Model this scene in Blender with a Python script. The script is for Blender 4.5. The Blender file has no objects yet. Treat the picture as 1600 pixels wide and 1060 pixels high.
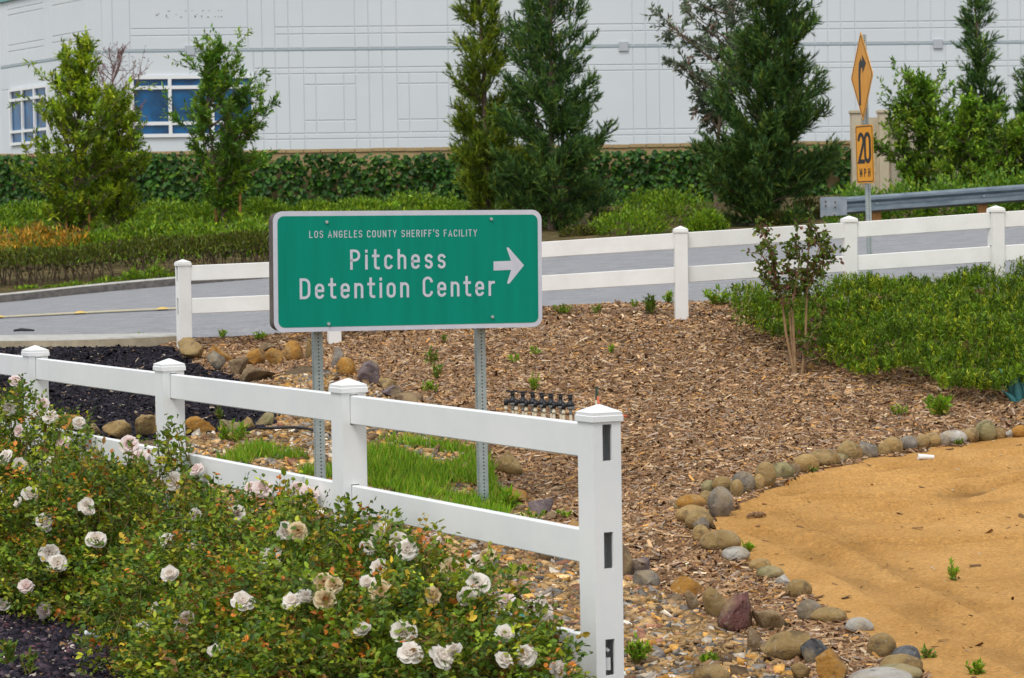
import bpy, bmesh, math, random
import numpy as np
from mathutils import Vector, Matrix, noise as mnoise

random.seed(7)
RNG = np.random.default_rng(7)
R = math.radians
scn = bpy.context.scene
COL = scn.collection

# ------------------------------------------------------------------ camera
FPX, CW, CH = 4140.0, 1600.0, 1060.0          # focal length in photograph pixels
EYE = 2.1
CAMROT = Matrix.Rotation(R(90 - 2.476), 4, 'X') @ Matrix.Rotation(R(-0.9), 4, 'Z')
cam_d = bpy.data.cameras.new('camera')
cam = bpy.data.objects.new('camera', cam_d)
COL.objects.link(cam)
cam.matrix_world = Matrix.Translation((0, 0, EYE)) @ CAMROT
cam_d.sensor_width = 36.0
cam_d.lens = 36.0 * FPX / CW
cam_d.clip_start = 0.5
cam_d.clip_end = 3000
cam_d.dof.use_dof = True
cam_d.dof.focus_distance = 16.0
cam_d.dof.aperture_fstop = 11.0
scn.camera = cam

# ------------------------------------------------------------------ sky and sun (overcast)
SUN_EL, SUN_AZ = 58.0, 205.0     # azimuth: degrees clockwise from +Y, direction the light comes from
world = bpy.data.worlds.new('World')
scn.world = world
world.use_nodes = True
nt = world.node_tree
nt.nodes.clear()
sky = nt.nodes.new('ShaderNodeTexSky')
sky.sky_type = 'NISHITA'
sky.sun_disc = False
sky.sun_elevation = R(SUN_EL)
sky.sun_rotation = R(SUN_AZ)
sky.dust_density = 1.0
sky.air_density = 1.0
hs = nt.nodes.new('ShaderNodeHueSaturation')
hs.inputs['Saturation'].default_value = 0.28
bg = nt.nodes.new('ShaderNodeBackground')
bg.inputs['Strength'].default_value = 0.15
wo = nt.nodes.new('ShaderNodeOutputWorld')
nt.links.new(sky.outputs[0], hs.inputs['Color'])
veil = nt.nodes.new('ShaderNodeMix')                 # even cloud cover over the clear-sky colours
veil.data_type = 'RGBA'
veil.inputs['Factor'].default_value = 0.7
veil.inputs['B'].default_value = (4.6, 4.75, 4.95, 1)
nt.links.new(hs.outputs[0], veil.inputs['A'])
nt.links.new(veil.outputs['Result'], bg.inputs['Color'])
nt.links.new(bg.outputs[0], wo.inputs['Surface'])
sl = bpy.data.lights.new('sun', 'SUN')
sl.energy = 1.5
sl.angle = R(25)
sl.color = (1.0, 0.96, 0.90)
so = bpy.data.objects.new('sun', sl)
COL.objects.link(so)
_d = Vector((math.sin(R(SUN_AZ)) * math.cos(R(SUN_EL)), math.cos(R(SUN_AZ)) * math.cos(R(SUN_EL)), math.sin(R(SUN_EL))))
so.rotation_euler = (-_d).to_track_quat('-Z', 'Y').to_euler()
so.location = (0, 0, 30)
scn.view_settings.view_transform = 'Standard'
scn.view_settings.look = 'None'
scn.view_settings.gamma = 1.0
scn.view_settings.use_curve_mapping = False
scn.view_settings.exposure = 0.50
scn.render.engine = 'CYCLES'
scn.cycles.max_bounces = 6
scn.cycles.transparent_max_bounces = 8
scn.cycles.use_denoising = True

# ------------------------------------------------------------------ pixel <-> place
CR = np.array(CAMROT.to_3x3())
def raydir(px, py):
    return CR @ np.array([(px - CW / 2) / FPX, -(py - CH / 2) / FPX, -1.0])
def W(px, py, d):
    v = raydir(px, py)
    t = d / v[1]
    return Vector((v[0] * t, d, EYE + v[2] * t))
def project(x, y, z):
    p = np.stack([np.asarray(x, float), np.asarray(y, float), np.asarray(z, float) - EYE], -1) @ CR
    k = np.where(p[..., 2] < -0.1, -p[..., 2], 0.1)
    return CW / 2 + FPX * p[..., 0] / k, CH / 2 - FPX * p[..., 1] / k

# ------------------------------------------------------------------ terrain
CTRL = [(764, 830, 18.5), (180, 676, 22), (310, 668, 22.5), (530, 592, 24), (450, 640, 22.5), (450, 700, 20.5),
        (620, 720, 20), (700, 780, 18.7), (780, 800, 18.3), (850, 880, 16.3), (1000, 1000, 13.4), (1000, 900, 15.8),
        (860, 750, 20), (900, 600, 23.5), (900, 500, 26.4), (1000, 700, 21), (1100, 650, 22.2), (1300, 650, 22.2),
        (1250, 585, 24), (1450, 640, 22.4), (1600, 640, 22.4), (1600, 690, 20.8), (1150, 770, 18.8), (1400, 720, 20),
        (1300, 860, 16.4), (1550, 860, 16.4), (1450, 1030, 12.7), (1600, 1040, 12.4),
        (0, 535, 27.6), (100, 527, 28.2), (270, 525, 28), (520, 515, 27.8), (880, 481, 27.6), (1062, 480, 27.4),
        (1326, 464, 27.8), (1556, 452, 27.8), (285, 545, 27.4), (520, 541, 27.2), (1062, 498, 26.4), (1326, 480, 27),
        (1556, 465, 26.8), (100, 555, 26.6),
        (0, 474, 46), (100, 463, 46), (400, 437, 46), (860, 402, 46), (1060, 388, 46), (1330, 368, 46), (1600, 345, 46),
        (0, 442, 49), (110, 388, 55), (355, 357, 56), (30, 345, 61), (600, 335, 60), (780, 350, 54), (860, 365, 52),
        (930, 365, 50), (1110, 362, 50), (1200, 347, 54), (1330, 305, 61), (1500, 305, 56), (1600, 295, 60)]
cp = [tuple(W(*c)) for c in CTRL]
cp += [(-6, 6, 0), (-3, 10, 0), (0, 8, 0), (4, 8, 0), (-4, 14, 0), (-2.2, 13, 0.0), (0, 12, -.01), (3, 12, 0), (8, 10, .05),
       (-3.4, 17.2, 0.02), (-6, 18, .08), (-10, 20, .2), (-12, 27.5, .9), (10, 20, .4), (10, 27.5, 1.5),
       (-20, 46, .6), (20, 46, 2.7), (20, 27.5, 2.0), (-20, 27.5, .8), (-20, 60, 2.2), (20, 60, 3.0), (0, 66, 2.5), (-15, 66, 2.4), (15, 66, 2.8)]
# the carriageway is straight from its near edge to its far edge
_ne = sorted([tuple(W(*c)) for c in ((0, 535, 27.6), (100, 527, 28.2), (270, 525, 28), (520, 515, 27.8), (880, 481, 27.6), (1062, 480, 27.4), (1326, 464, 27.8), (1556, 452, 27.8))] + [(-20, 27.5, .8), (20, 27.5, 2.0)])
_fe = sorted([tuple(W(*c)) for c in ((0, 474, 46), (100, 463, 46), (400, 437, 46), (860, 402, 46), (1060, 388, 46), (1330, 368, 46), (1600, 345, 46))] + [(-20, 46, .6), (20, 46, 2.7)])
for _x in (-12, -9, -6.5, -5, -3, -1, 1, 3, 5, 7, 9, 12):
    _a = np.interp(_x, [q[0] for q in _ne], [q[2] for q in _ne]); _b = np.interp(_x, [q[0] for q in _fe], [q[2] for q in _fe])
    for _y in (31, 34.5, 38.5, 42.5):
        cp.append((_x, _y, _a + (_b - _a) * (_y - 28) / 18))
cp = np.array(cp)
_S = 10.0
def _k(d2):
    return 0.5 * d2 * np.log(d2 + 1e-9)
def _tps_fit(P):
    n = len(P)
    X = P[:, :2] / _S
    d2 = ((X[:, None] - X[None]) ** 2).sum(-1)
    K = _k(d2) + np.eye(n) * 1.5e-3
    Q = np.c_[np.ones(n), X]
    A = np.block([[K, Q], [Q.T, np.zeros((3, 3))]])
    return X, np.linalg.solve(A, np.r_[P[:, 2], np.zeros(3)])
_X, _C = _tps_fit(cp)
def H(x, y):
    x = np.clip(np.asarray(x, float), -20, 20)
    y = np.clip(np.asarray(y, float), 6, 66)
    sh = np.broadcast(x, y).shape
    q = np.stack(np.broadcast_arrays(x, y), -1).reshape(-1, 2) / _S
    out = np.empty(len(q))
    for i in range(0, len(q), 20000):
        b = q[i:i + 20000]
        d2 = ((b[:, None] - _X[None]) ** 2).sum(-1)
        out[i:i + 20000] = _k(d2) @ _C[:-3] + _C[-3] + b @ _C[-2:]
    return out.reshape(sh)
_YS = np.arange(8.5, 66, 0.06)
def gp(px, py):
    """point of the ground seen at that pixel"""
    v = raydir(px, py)
    t = _YS / v[1]
    z = EYE + v[2] * t
    h = H(v[0] * t, _YS)
    below = np.nonzero(z < h)[0]
    i = below[0] if len(below) else len(_YS) - 1
    y = _YS[i]
    if i > 0:
        a, b = z[i - 1] - h[i - 1], z[i] - h[i]
        y = _YS[i - 1] + (_YS[i] - _YS[i - 1]) * a / (a - b + 1e-12)
    x = v[0] * y / v[1]
    return Vector((x, y, float(H(x, y))))
def inpoly(px, py, poly):
    poly = np.asarray(poly, float)
    r = np.zeros(np.shape(px), bool)
    j = len(poly) - 1
    for i in range(len(poly)):
        xi, yi = poly[i]
        xj, yj = poly[j]
        c = ((yi > py) != (yj > py)) & (px < (xj - xi) * (py - yi) / (yj - yi + 1e-12) + xi)
        r ^= c
        j = i
    return r

# ------------------------------------------------------------------ mesh helpers
def link(name, me, material=None, parent=None, smooth=False):
    o = bpy.data.objects.new(name, me)
    COL.objects.link(o)
    if material is not None and not me.materials:
        me.materials.append(material)
    if smooth and len(me.polygons):
        me.polygons.foreach_set('use_smooth', np.ones(len(me.polygons), bool))
    if parent is not None:
        o.parent = parent
        o.matrix_parent_inverse = Matrix.Translation(-Vector(parent.location)) if parent.type == 'EMPTY' else Matrix.Identity(4)
    return o
def np_mesh(name, V, F, col=None):
    """V (n,3), F (m,k) -> mesh, col (n,3) stored as point colour"""
    me = bpy.data.meshes.new(name)
    V = np.asarray(V, np.float32)
    F = np.asarray(F, np.int32)
    me.vertices.add(len(V))
    me.vertices.foreach_set('co', V.ravel())
    me.loops.add(F.size)
    me.loops.foreach_set('vertex_index', F.ravel())
    me.polygons.add(len(F))
    me.polygons.foreach_set('loop_start', np.arange(0, F.size, F.shape[1], dtype=np.int32))
    try:
        me.polygons.foreach_set('loop_total', np.full(len(F), F.shape[1], np.int32))
    except Exception:
        pass
    if col is not None:
        a = me.color_attributes.new('Col', 'FLOAT_COLOR', 'POINT')
        c = np.ones((len(V), 4), np.float32)
        c[:, :3] = col
        a.data.foreach_set('color', c.ravel())
    me.update(calc_edges=True)
    return me
class MB:
    def __init__(self):
        self.v, self.f, self.m = [], [], []
    def add(self, vs, fs, mi=0):
        b = len(self.v)
        self.v += [tuple(q) for q in vs]
        for f in fs:
            self.f.append(tuple(i + b for i in f))
            self.m.append(mi)
    def box(self, c, s, M=None, bev=0.0, mi=0):
        hx, hy, hz = s[0] / 2, s[1] / 2, s[2] / 2
        vs = [Vector((x * hx, y * hy, z * hz)) for x in (-1, 1) for y in (-1, 1) for z in (-1, 1)]
        if M is not None:
            vs = [M @ q for q in vs]
        vs = [q + Vector(c) for q in vs]
        self.add(vs, [(0, 1, 3, 2), (4, 6, 7, 5), (0, 4, 5, 1), (2, 3, 7, 6), (0, 2, 6, 4), (1, 5, 7, 3)], mi)
    def extrude(self, prof, A, B, side, up, mi=0, caps=True):
        """profile [(s,u)] swept from A to B"""
        A, B = Vector(A), Vector(B)
        n = len(prof)
        vs = [A + side * s + up * u for s, u in prof] + [B + side * s + up * u for s, u in prof]
        fs = [(i, (i + 1) % n, n + (i + 1) % n, n + i) for i in range(n)]
        if caps:
            fs += [tuple(range(n - 1, -1, -1)), tuple(range(n, 2 * n))]
        self.add(vs, fs, mi)
    def tube(self, pts, rad, n=8, caps=True, mi=0):
        pts = [Vector(p) for p in pts]
        if not hasattr(rad, '__len__'):
            rad = [rad] * len(pts)
        vs, fs = [], []
        for i, p in enumerate(pts):
            t = (pts[min(i + 1, len(pts) - 1)] - pts[max(i - 1, 0)]).normalized()
            a = t.cross(Vector((0, 0, 1)) if abs(t.z) < .9 else Vector((1, 0, 0))).normalized()
            b = t.cross(a)
            for k in range(n):
                an = 2 * math.pi * k / n
                vs.append(p + (a * math.cos(an) + b * math.sin(an)) * rad[i])
        for i in range(len(pts) - 1):
            for k in range(n):
                fs.append((i * n + k, i * n + (k + 1) % n, (i + 1) * n + (k + 1) % n, (i + 1) * n + k))
        if caps:
            fs += [tuple(range(n - 1, -1, -1)), tuple(range((len(pts) - 1) * n, len(pts) * n))]
        self.add(vs, fs, mi)
    def lathe(self, c, prof, n=16, mi=0):
        """prof [(r,z)] turned about the vertical through c"""
        vs, fs = [], []
        for r, z in prof:
            for k in range(n):
                a = 2 * math.pi * k / n
                vs.append((c[0] + r * math.cos(a), c[1] + r * math.sin(a), c[2] + z))
        for i in range(len(prof) - 1):
            for k in range(n):
                fs.append((i * n + k, i * n + (k + 1) % n, (i + 1) * n + (k + 1) % n, (i + 1) * n + k))
        fs += [tuple(range(n - 1, -1, -1)), tuple(range((len(prof) - 1) * n, len(prof) * n))]
        self.add(vs, fs, mi)
    def build(self, name, mats, parent=None, smooth=False, bevel=0.0, fix=True):
        me = bpy.data.meshes.new(name)
        me.from_pydata(self.v, [], self.f)
        if not isinstance(mats, (list, tuple)):
            mats = [mats]
        for m in mats:
            me.materials.append(m)
        if len(mats) > 1:
            me.polygons.foreach_set('material_index', self.m)
        if fix or bevel:
            bm = bmesh.new()
            bm.from_mesh(me)
            bmesh.ops.recalc_face_normals(bm, faces=bm.faces)
            if bevel:
                es = [e for e in bm.edges if len(e.link_faces) == 2 and e.calc_face_angle(0) > 0.5]
                bmesh.ops.bevel(bm, geom=es, offset=bevel, segments=2, affect='EDGES', clamp_overlap=True)
            bm.to_mesh(me)
            bm.free()
        return link(name, me, None, parent, smooth)
def tag(o, label, cat=None, group=None, kind=None):
    if label:
        o['label'] = label
    if cat:
        o['category'] = cat
    if group:
        o['group'] = group
    if kind:
        o['kind'] = kind
    return o
def thing(name, loc, label, cat, group=None):
    o = bpy.data.objects.new(name, None)
    o.empty_display_size = 0.1
    COL.objects.link(o)
    o.location = loc
    return tag(o, label, cat, group)

# ------------------------------------------------------------------ materials
def newmat(name):
    m = bpy.data.materials.new(name)
    m.use_nodes = True
    t = m.node_tree
    return m, t, t.nodes['Principled BSDF']
def mat(name, c1, c2=None, scale=5.0, rough=0.7, bump=0.0, bscale=None, detail=6, metal=0.0, spec=0.4, lo=.35, hi=.65, c3=None, stretch=None):
    m, t, p = newmat(name)
    p.inputs['Roughness'].default_value = rough
    p.inputs['Metallic'].default_value = metal
    p.inputs['Specular IOR Level'].default_value = spec
    p.inputs['Base Color'].default_value = (*c1, 1)
    tc = t.nodes.new('ShaderNodeTexCoord')
    src = tc.outputs['Object']
    if stretch:
        mp = t.nodes.new('ShaderNodeMapping')
        mp.inputs['Scale'].default_value = stretch
        t.links.new(src, mp.inputs['Vector'])
        src = mp.outputs[0]
    if c2 is not None:
        nz = t.nodes.new('ShaderNodeTexNoise')
        nz.inputs['Scale'].default_value = scale
        nz.inputs['Detail'].default_value = detail
        nz.inputs['Roughness'].default_value = 0.65
        t.links.new(src, nz.inputs['Vector'])
        cr = t.nodes.new('ShaderNodeValToRGB')
        cr.color_ramp.elements[0].position = lo
        cr.color_ramp.elements[1].position = hi
        cr.color_ramp.elements[0].color = (*c1, 1)
        cr.color_ramp.elements[1].color = (*c2, 1)
        if c3 is not None:
            e = cr.color_ramp.elements.new((lo + hi) / 2)
            e.color = (*c3, 1)
        t.links.new(nz.outputs['Fac'], cr.inputs[0])
        t.links.new(cr.outputs[0], p.inputs['Base Color'])
    if bump:
        n2 = t.nodes.new('ShaderNodeTexNoise')
        n2.inputs['Scale'].default_value = bscale or scale * 3
        n2.inputs['Detail'].default_value = 8
        n2.inputs['Roughness'].default_value = 0.7
        t.links.new(src, n2.inputs['Vector'])
        b = t.nodes.new('ShaderNodeBump')
        b.inputs['Strength'].default_value = bump
        b.inputs['Distance'].default_value = 0.03
        t.links.new(n2.outputs['Fac'], b.inputs['Height'])
        t.links.new(b.outputs[0], p.inputs['Normal'])
    return m
def vcol_mat(name, rough=0.6, transl=0.0, spec=0.3, mottled=0.0, mscale=30):
    m, t, p = newmat(name)
    a = t.nodes.new('ShaderNodeAttribute')
    a.attribute_name = 'Col'
    out = a.outputs['Color']
    if mottled:
        nz = t.nodes.new('ShaderNodeTexNoise')
        nz.inputs['Scale'].default_value = mscale
        nz.inputs['Detail'].default_value = 5
        tc = t.nodes.new('ShaderNodeTexCoord')
        t.links.new(tc.outputs['Object'], nz.inputs['Vector'])
        mr = t.nodes.new('ShaderNodeMapRange')
        mr.inputs['From Min'].default_value = .3
        mr.inputs['From Max'].default_value = .7
        mr.inputs['To Min'].default_value = 1 - mottled
        mr.inputs['To Max'].default_value = 1 + mottled
        t.links.new(nz.outputs['Fac'], mr.inputs['Value'])
        mx = t.nodes.new('ShaderNodeVectorMath')
        mx.operation = 'SCALE'
        t.links.new(out, mx.inputs[0])
        t.links.new(mr.outputs[0], mx.inputs['Scale'])
        out = mx.outputs[0]
    t.links.new(out, p.inputs['Base Color'])
    p.inputs['Roughness'].default_value = rough
    p.inputs['Specular IOR Level'].default_value = spec
    if transl:
        tr = t.nodes.new('ShaderNodeBsdfTranslucent')
        t.links.new(out, tr.inputs['Color'])
        mix = t.nodes.new('ShaderNodeMixShader')
        mix.inputs[0].default_value = transl
        t.links.new(p.outputs[0], mix.inputs[1])
        t.links.new(tr.outputs[0], mix.inputs[2])
        t.links.new(mix.outputs[0], t.nodes['Material Output'].inputs['Surface'])
    return m
M = {}
M['vinyl'] = mat('white vinyl', (.70, .72, .725), (.78, .785, .78), 3.0, rough=.38, bump=.03, bscale=25, lo=.25, hi=.6)
M['vinyl_far'] = mat('white vinyl by the road', (.70, .695, .66), (.79, .785, .76), 3.0, rough=.45, lo=.25, hi=.6)
M['leaf'] = vcol_mat('leaf', .5, .3)
M['needle'] = vcol_mat('needles', .6, .15)
M['chip'] = vcol_mat('bark chips', .85, 0, .15)
M['pebble'] = vcol_mat('pebbles', .85, 0, .12, .3, 70)
M['petal'] = vcol_mat('petals', .6, .45, .1)
M['bark'] = mat('bark', (.09, .06, .04), (.22, .16, .11), 12, rough=.9, bump=.6, stretch=(1, 1, .25))
M['stem'] = mat('green stem', (.11, .12, .03), (.24, .15, .05), 10, rough=.7)
M['galv'] = mat('galvanised steel', (.30, .36, .36), (.42, .47, .46), 14, rough=.5, metal=.35, spec=.5)
M['hole_shade'] = mat('hole shade liner', (.03, .035, .035), rough=.8)  # stands in for the shade inside the post perforations
M['sand'] = mat('sand', (.47, .25, .075), (.60, .34, .118), 1.3, rough=.95, bump=.8, bscale=45, c3=(.535, .295, .096), spec=.1)
def grain(m, scale, amt):
    t = m.node_tree; p = t.nodes['Principled BSDF']
    old = p.inputs['Base Color'].links[0].from_socket
    nz = t.nodes.new('ShaderNodeTexNoise'); nz.inputs['Scale'].default_value = scale; nz.inputs['Detail'].default_value = 4; nz.inputs['Roughness'].default_value = .8
    t.links.new(t.nodes['Texture Coordinate'].outputs['Object'], nz.inputs['Vector'])
    mr = t.nodes.new('ShaderNodeMapRange')
    mr.inputs['From Min'].default_value = .32; mr.inputs['From Max'].default_value = .68
    mr.inputs['To Min'].default_value = 1 - amt; mr.inputs['To Max'].default_value = 1 + amt
    t.links.new(nz.outputs['Fac'], mr.inputs['Value'])
    vm = t.nodes.new('ShaderNodeVectorMath'); vm.operation = 'SCALE'
    t.links.new(old, vm.inputs[0]); t.links.new(mr.outputs[0], vm.inputs['Scale'])
    t.links.new(vm.outputs[0], p.inputs['Base Color'])
grain(M['sand'], 42, .30)
M['mulch'] = mat('mulch ground', (.14, .08, .042), (.36, .22, .12), 28, rough=.95, bump=1, bscale=55, c3=(.25, .145, .075), spec=.1)
M['gravel'] = mat('gravel ground', (.06, .04, .02), (.24, .16, .08), 26, rough=.9, bump=1, bscale=40, c3=(.14, .095, .05), spec=.2)
M['black'] = mat('black mulch ground', (.008, .007, .010), (.035, .03, .038), 30, rough=.9, bump=1, bscale=50, spec=.2)
M['soil'] = mat('bank soil', (.07, .05, .025), (.17, .12, .06), 4, rough=.95, bump=1, bscale=14, c3=(.09, .075, .03), spec=.1)
M['asphalt'] = mat('asphalt', (.20, .205, .22), (.29, .29, .30), 3, rough=.85, bump=.4, bscale=60, lo=.3, hi=.7, spec=.25)
grain(M['asphalt'], 22, .22)
M['concrete'] = mat('concrete', (.33, .32, .29), (.46, .45, .42), 6, rough=.85, bump=.3, bscale=30)
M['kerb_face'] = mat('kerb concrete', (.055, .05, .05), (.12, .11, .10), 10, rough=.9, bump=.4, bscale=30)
M['bwall'] = mat('white tilt-up concrete', (.585, .63, .665), (.62, .66, .69), .25, rough=.8, detail=3)
M['breveal'] = mat('reveal paint', (.54, .57, .595), rough=.85)
M['bblue'] = mat('blue grey band', (.32, .40, .44), rough=.8)
M['bgrey'] = mat('grey collector box', (.42, .45, .49), rough=.7)
M['teal'] = mat('teal coping', (.16, .33, .34), rough=.6)
M['tan'] = mat('tan block', (.50, .43, .31), (.58, .50, .37), 3, rough=.9, bump=.2, bscale=20)
M['cap'] = mat('tan wall cap', (.36, .25, .12), (.45, .33, .17), 6, rough=.9, bump=.3, bscale=20)
M['wframe'] = mat('white window frame', (.75, .77, .78), rough=.5)
M['stake'] = mat('wooden stake', (.28, .13, .04), (.38, .19, .06), 12, rough=.85, stretch=(1, 1, .2))

# ------------------------------------------------------------------ setting: ground sheets
NZ = np.frompyfunc(lambda x, y, s: mnoise.noise(Vector((x * s, y * s, 3.7))), 3, 1)
def fnoise(x, y, s):
    return NZ(x, y, s).astype(float)

SAND_POLY = [(1605, 686), (1560, 684), (1500, 694), (1430, 704), (1350, 717), (1280, 734), (1210, 759), (1150, 785), (1120, 810), (1112, 838),
             (1160, 872), (1210, 902), (1270, 937), (1330, 977), (1400, 1012), (1450, 1052), (1480, 1100), (1500, 1500), (6000, 1500), (6000, 560), (1700, 672)]
GRAVEL_POLY = [(430, 590), (470, 568), (515, 580), (545, 592), (590, 614), (650, 634), (720, 684), (770, 742), (800, 790), (870, 818), (900, 835),
               (985, 902), (1060, 942), (1160, 1002), (1240, 1052), (1300, 1100), (1330, 1500), (420, 1500), (200, 900), (60, 700), (160, 688), (240, 685), (340, 678), (436, 664)]
BLACK_POLY = [(-4000, 560), (0, 538), (200, 532), (272, 540), (290, 562), (330, 577), (400, 602), (436, 628), (436, 664), (340, 678), (240, 685), (160, 688),
              (60, 700), (200, 900), (420, 1500), (-6000, 1500)]
ROAD_NEAR, ROAD_FAR = 27.9, 46.0

def sheet(name, xs, ys, zfun, material, keep=None, kind='structure', smooth=True):
    X, Y = np.meshgrid(xs, ys)
    Z = zfun(X, Y)
    V = np.stack([X, Y, Z], -1).reshape(-1, 3)
    nx, ny = len(xs), len(ys)
    i = np.arange((ny - 1) * (nx - 1))
    r, c = i // (nx - 1), i % (nx - 1)
    F = np.stack([r * nx + c, r * nx + c + 1, (r + 1) * nx + c + 1, (r + 1) * nx + c], -1)
    if keep is not None:
        cx = V[F, 0].mean(1)
        cy = V[F, 1].mean(1)
        cz = V[F, 2].mean(1)
        F = F[keep(cx, cy, cz)]
        used = np.unique(F)
        re = np.full(len(V), -1)
        re[used] = np.arange(len(used))
        V, F = V[used], re[F]
    o = link(name, np_mesh(name, V, F), material, None, smooth)
    o['kind'] = kind
    return o

# the wide ground sheet that reaches the horizon, a little below everything else
gx = np.unique(np.r_[np.linspace(-900, -30, 12), np.linspace(-30, 30, 61), np.linspace(30, 900, 12)])
gy = np.unique(np.r_[np.linspace(-300, 4, 8), np.linspace(4, 70, 67), np.linspace(70, 1500, 16)])
sheet('ground', gx, gy, lambda x, y: H(x, y) - 0.12, M['soil'])

def region(cx, cy, cz):
    px, py = project(cx, cy, cz)
    py = py + 9 * fnoise(cx, cy, 2.2) + 5 * fnoise(cx, cy, 6.0)
    sand = inpoly(px, py, SAND_POLY)
    grav = inpoly(px, py, GRAVEL_POLY) & ~sand
    blk = inpoly(px, py, BLACK_POLY) & ~sand & ~grav
    return sand, grav, blk
STEP = 0.05
xs = np.r_[np.arange(-14, -6, .5), np.arange(-6, 6.5, STEP), np.arange(6.5, 14.1, .5)]
ys = np.r_[np.arange(8, 11.5, .25), np.arange(11.5, ROAD_NEAR - .02, STEP), ROAD_NEAR]
def zn(amp, s):
    return lambda x, y: H(x, y) + amp * fnoise(x, y, s)
GX, GY = np.meshgrid(xs, ys)
GZ = H(GX, GY) + 0.03 * fnoise(GX, GY, 1.3) * (np.clip((ROAD_NEAR - GY) / 1.5, 0, 1))
zgrid = lambda x, y: GZ
_rs = region(GX, GY, GZ)
GZ = GZ - .14 * _rs[0]
sheet('mulch_bed', xs, ys, zgrid, M['mulch'], lambda x, y, z: ~(region(x, y, z)[1] | region(x, y, z)[2]))
sheet('gravel_bed', xs, ys, zgrid, M['gravel'], lambda x, y, z: region(x, y, z)[1])
sheet('black_mulch_bed', xs, ys, zgrid, M['black'], lambda x, y, z: region(x, y, z)[2])

# sand drive with wheel ruts pressed into it
TRACKS = [([(1195, 832), (1290, 870), (1390, 925), (1500, 985), (1640, 1050)], .13, -.028, True),
          ([(1215, 800), (1320, 840), (1430, 905), (1560, 960), (1680, 1010)], .10, -.012, True),
          ([(1150, 795), (1260, 782), (1400, 776), (1540, 762), (1700, 735)], .09, -.022, False),
          ([(1200, 765), (1300, 745), (1430, 728), (1560, 712), (1700, 695)], .10, -.025, False),
          ([(1160, 843), (1300, 842), (1450, 848), (1640, 838)], .08, -.018, False),
          ([(1240, 772), (1380, 752), (1500, 745), (1680, 715)], .10, -.022, False),
          ([(1330, 800), (1450, 790), (1540, 760), (1680, 742)], .12, -.03, False),
          ([(1400, 812), (1460, 800), (1560, 790), (1700, 770)], .10, .02, False)]
TW = [(np.array([tuple(gp(*q))[:2] for q in pl]), w, d, tr) for pl, w, d, tr in TRACKS]
def seg_dist(x, y, pl):
    best = np.full(x.shape, 1e9)
    along = np.zeros(x.shape)
    acc = 0
    for a, b in zip(pl[:-1], pl[1:]):
        ab = b - a
        L = np.hypot(*ab)
        t = np.clip(((x - a[0]) * ab[0] + (y - a[1]) * ab[1]) / (L * L), 0, 1)
        d = np.hypot(x - a[0] - t * ab[0], y - a[1] - t * ab[1])
        m = d < best
        best = np.where(m, d, best)
        along = np.where(m, acc + t * L, along)
        acc += L
    return best, along
def zsand(x, y):
    z0_ = H(x, y)
    z = z0_ + .022 * fnoise(x, y, 1.1) + .012 * fnoise(x, y, 4.0) + .010 * fnoise(x, y, 9.0)
    for pl, w, d, tread in TW:
        dist, al = seg_dist(x, y, pl)
        wob = dist + .02 * fnoise(x, y, 2.5)
        d *= 1.5
        z += d * np.exp(-(wob / w) ** 4) - .5 * d * np.exp(-((wob - 1.55 * w) / (.35 * w)) ** 2)
        if tread:
            z += .014 * np.sin(dist / .026 * 2 * math.pi / 2) * (dist < w)
    dz = z - z0_
    return z0_ + .05 * np.tanh(dz / .05)
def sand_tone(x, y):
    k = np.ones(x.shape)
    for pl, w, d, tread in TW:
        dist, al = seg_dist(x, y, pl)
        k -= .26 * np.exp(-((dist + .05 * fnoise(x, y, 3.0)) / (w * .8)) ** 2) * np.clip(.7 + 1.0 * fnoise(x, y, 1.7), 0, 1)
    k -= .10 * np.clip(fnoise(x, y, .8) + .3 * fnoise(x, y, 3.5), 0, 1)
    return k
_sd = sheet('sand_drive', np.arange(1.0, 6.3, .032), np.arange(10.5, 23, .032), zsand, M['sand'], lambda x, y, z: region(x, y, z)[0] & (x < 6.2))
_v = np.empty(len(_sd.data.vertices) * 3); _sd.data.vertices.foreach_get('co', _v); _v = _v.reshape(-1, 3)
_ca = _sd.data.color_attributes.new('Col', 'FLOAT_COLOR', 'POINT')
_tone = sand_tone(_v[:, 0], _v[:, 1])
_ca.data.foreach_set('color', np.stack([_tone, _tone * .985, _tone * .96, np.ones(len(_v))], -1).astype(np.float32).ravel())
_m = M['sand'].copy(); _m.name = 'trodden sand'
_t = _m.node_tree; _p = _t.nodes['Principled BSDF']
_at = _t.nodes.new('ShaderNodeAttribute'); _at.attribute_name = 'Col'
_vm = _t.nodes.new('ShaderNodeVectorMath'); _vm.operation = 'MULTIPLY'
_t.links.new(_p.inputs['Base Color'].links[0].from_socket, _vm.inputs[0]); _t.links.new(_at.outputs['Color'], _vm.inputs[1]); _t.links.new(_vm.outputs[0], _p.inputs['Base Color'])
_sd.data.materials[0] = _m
sheet('sand_drive', np.arange(6.2, 14, .2), np.arange(8, 24, .2), H, M['sand'], lambda x, y, z: region(x, y, z)[0])

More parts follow.
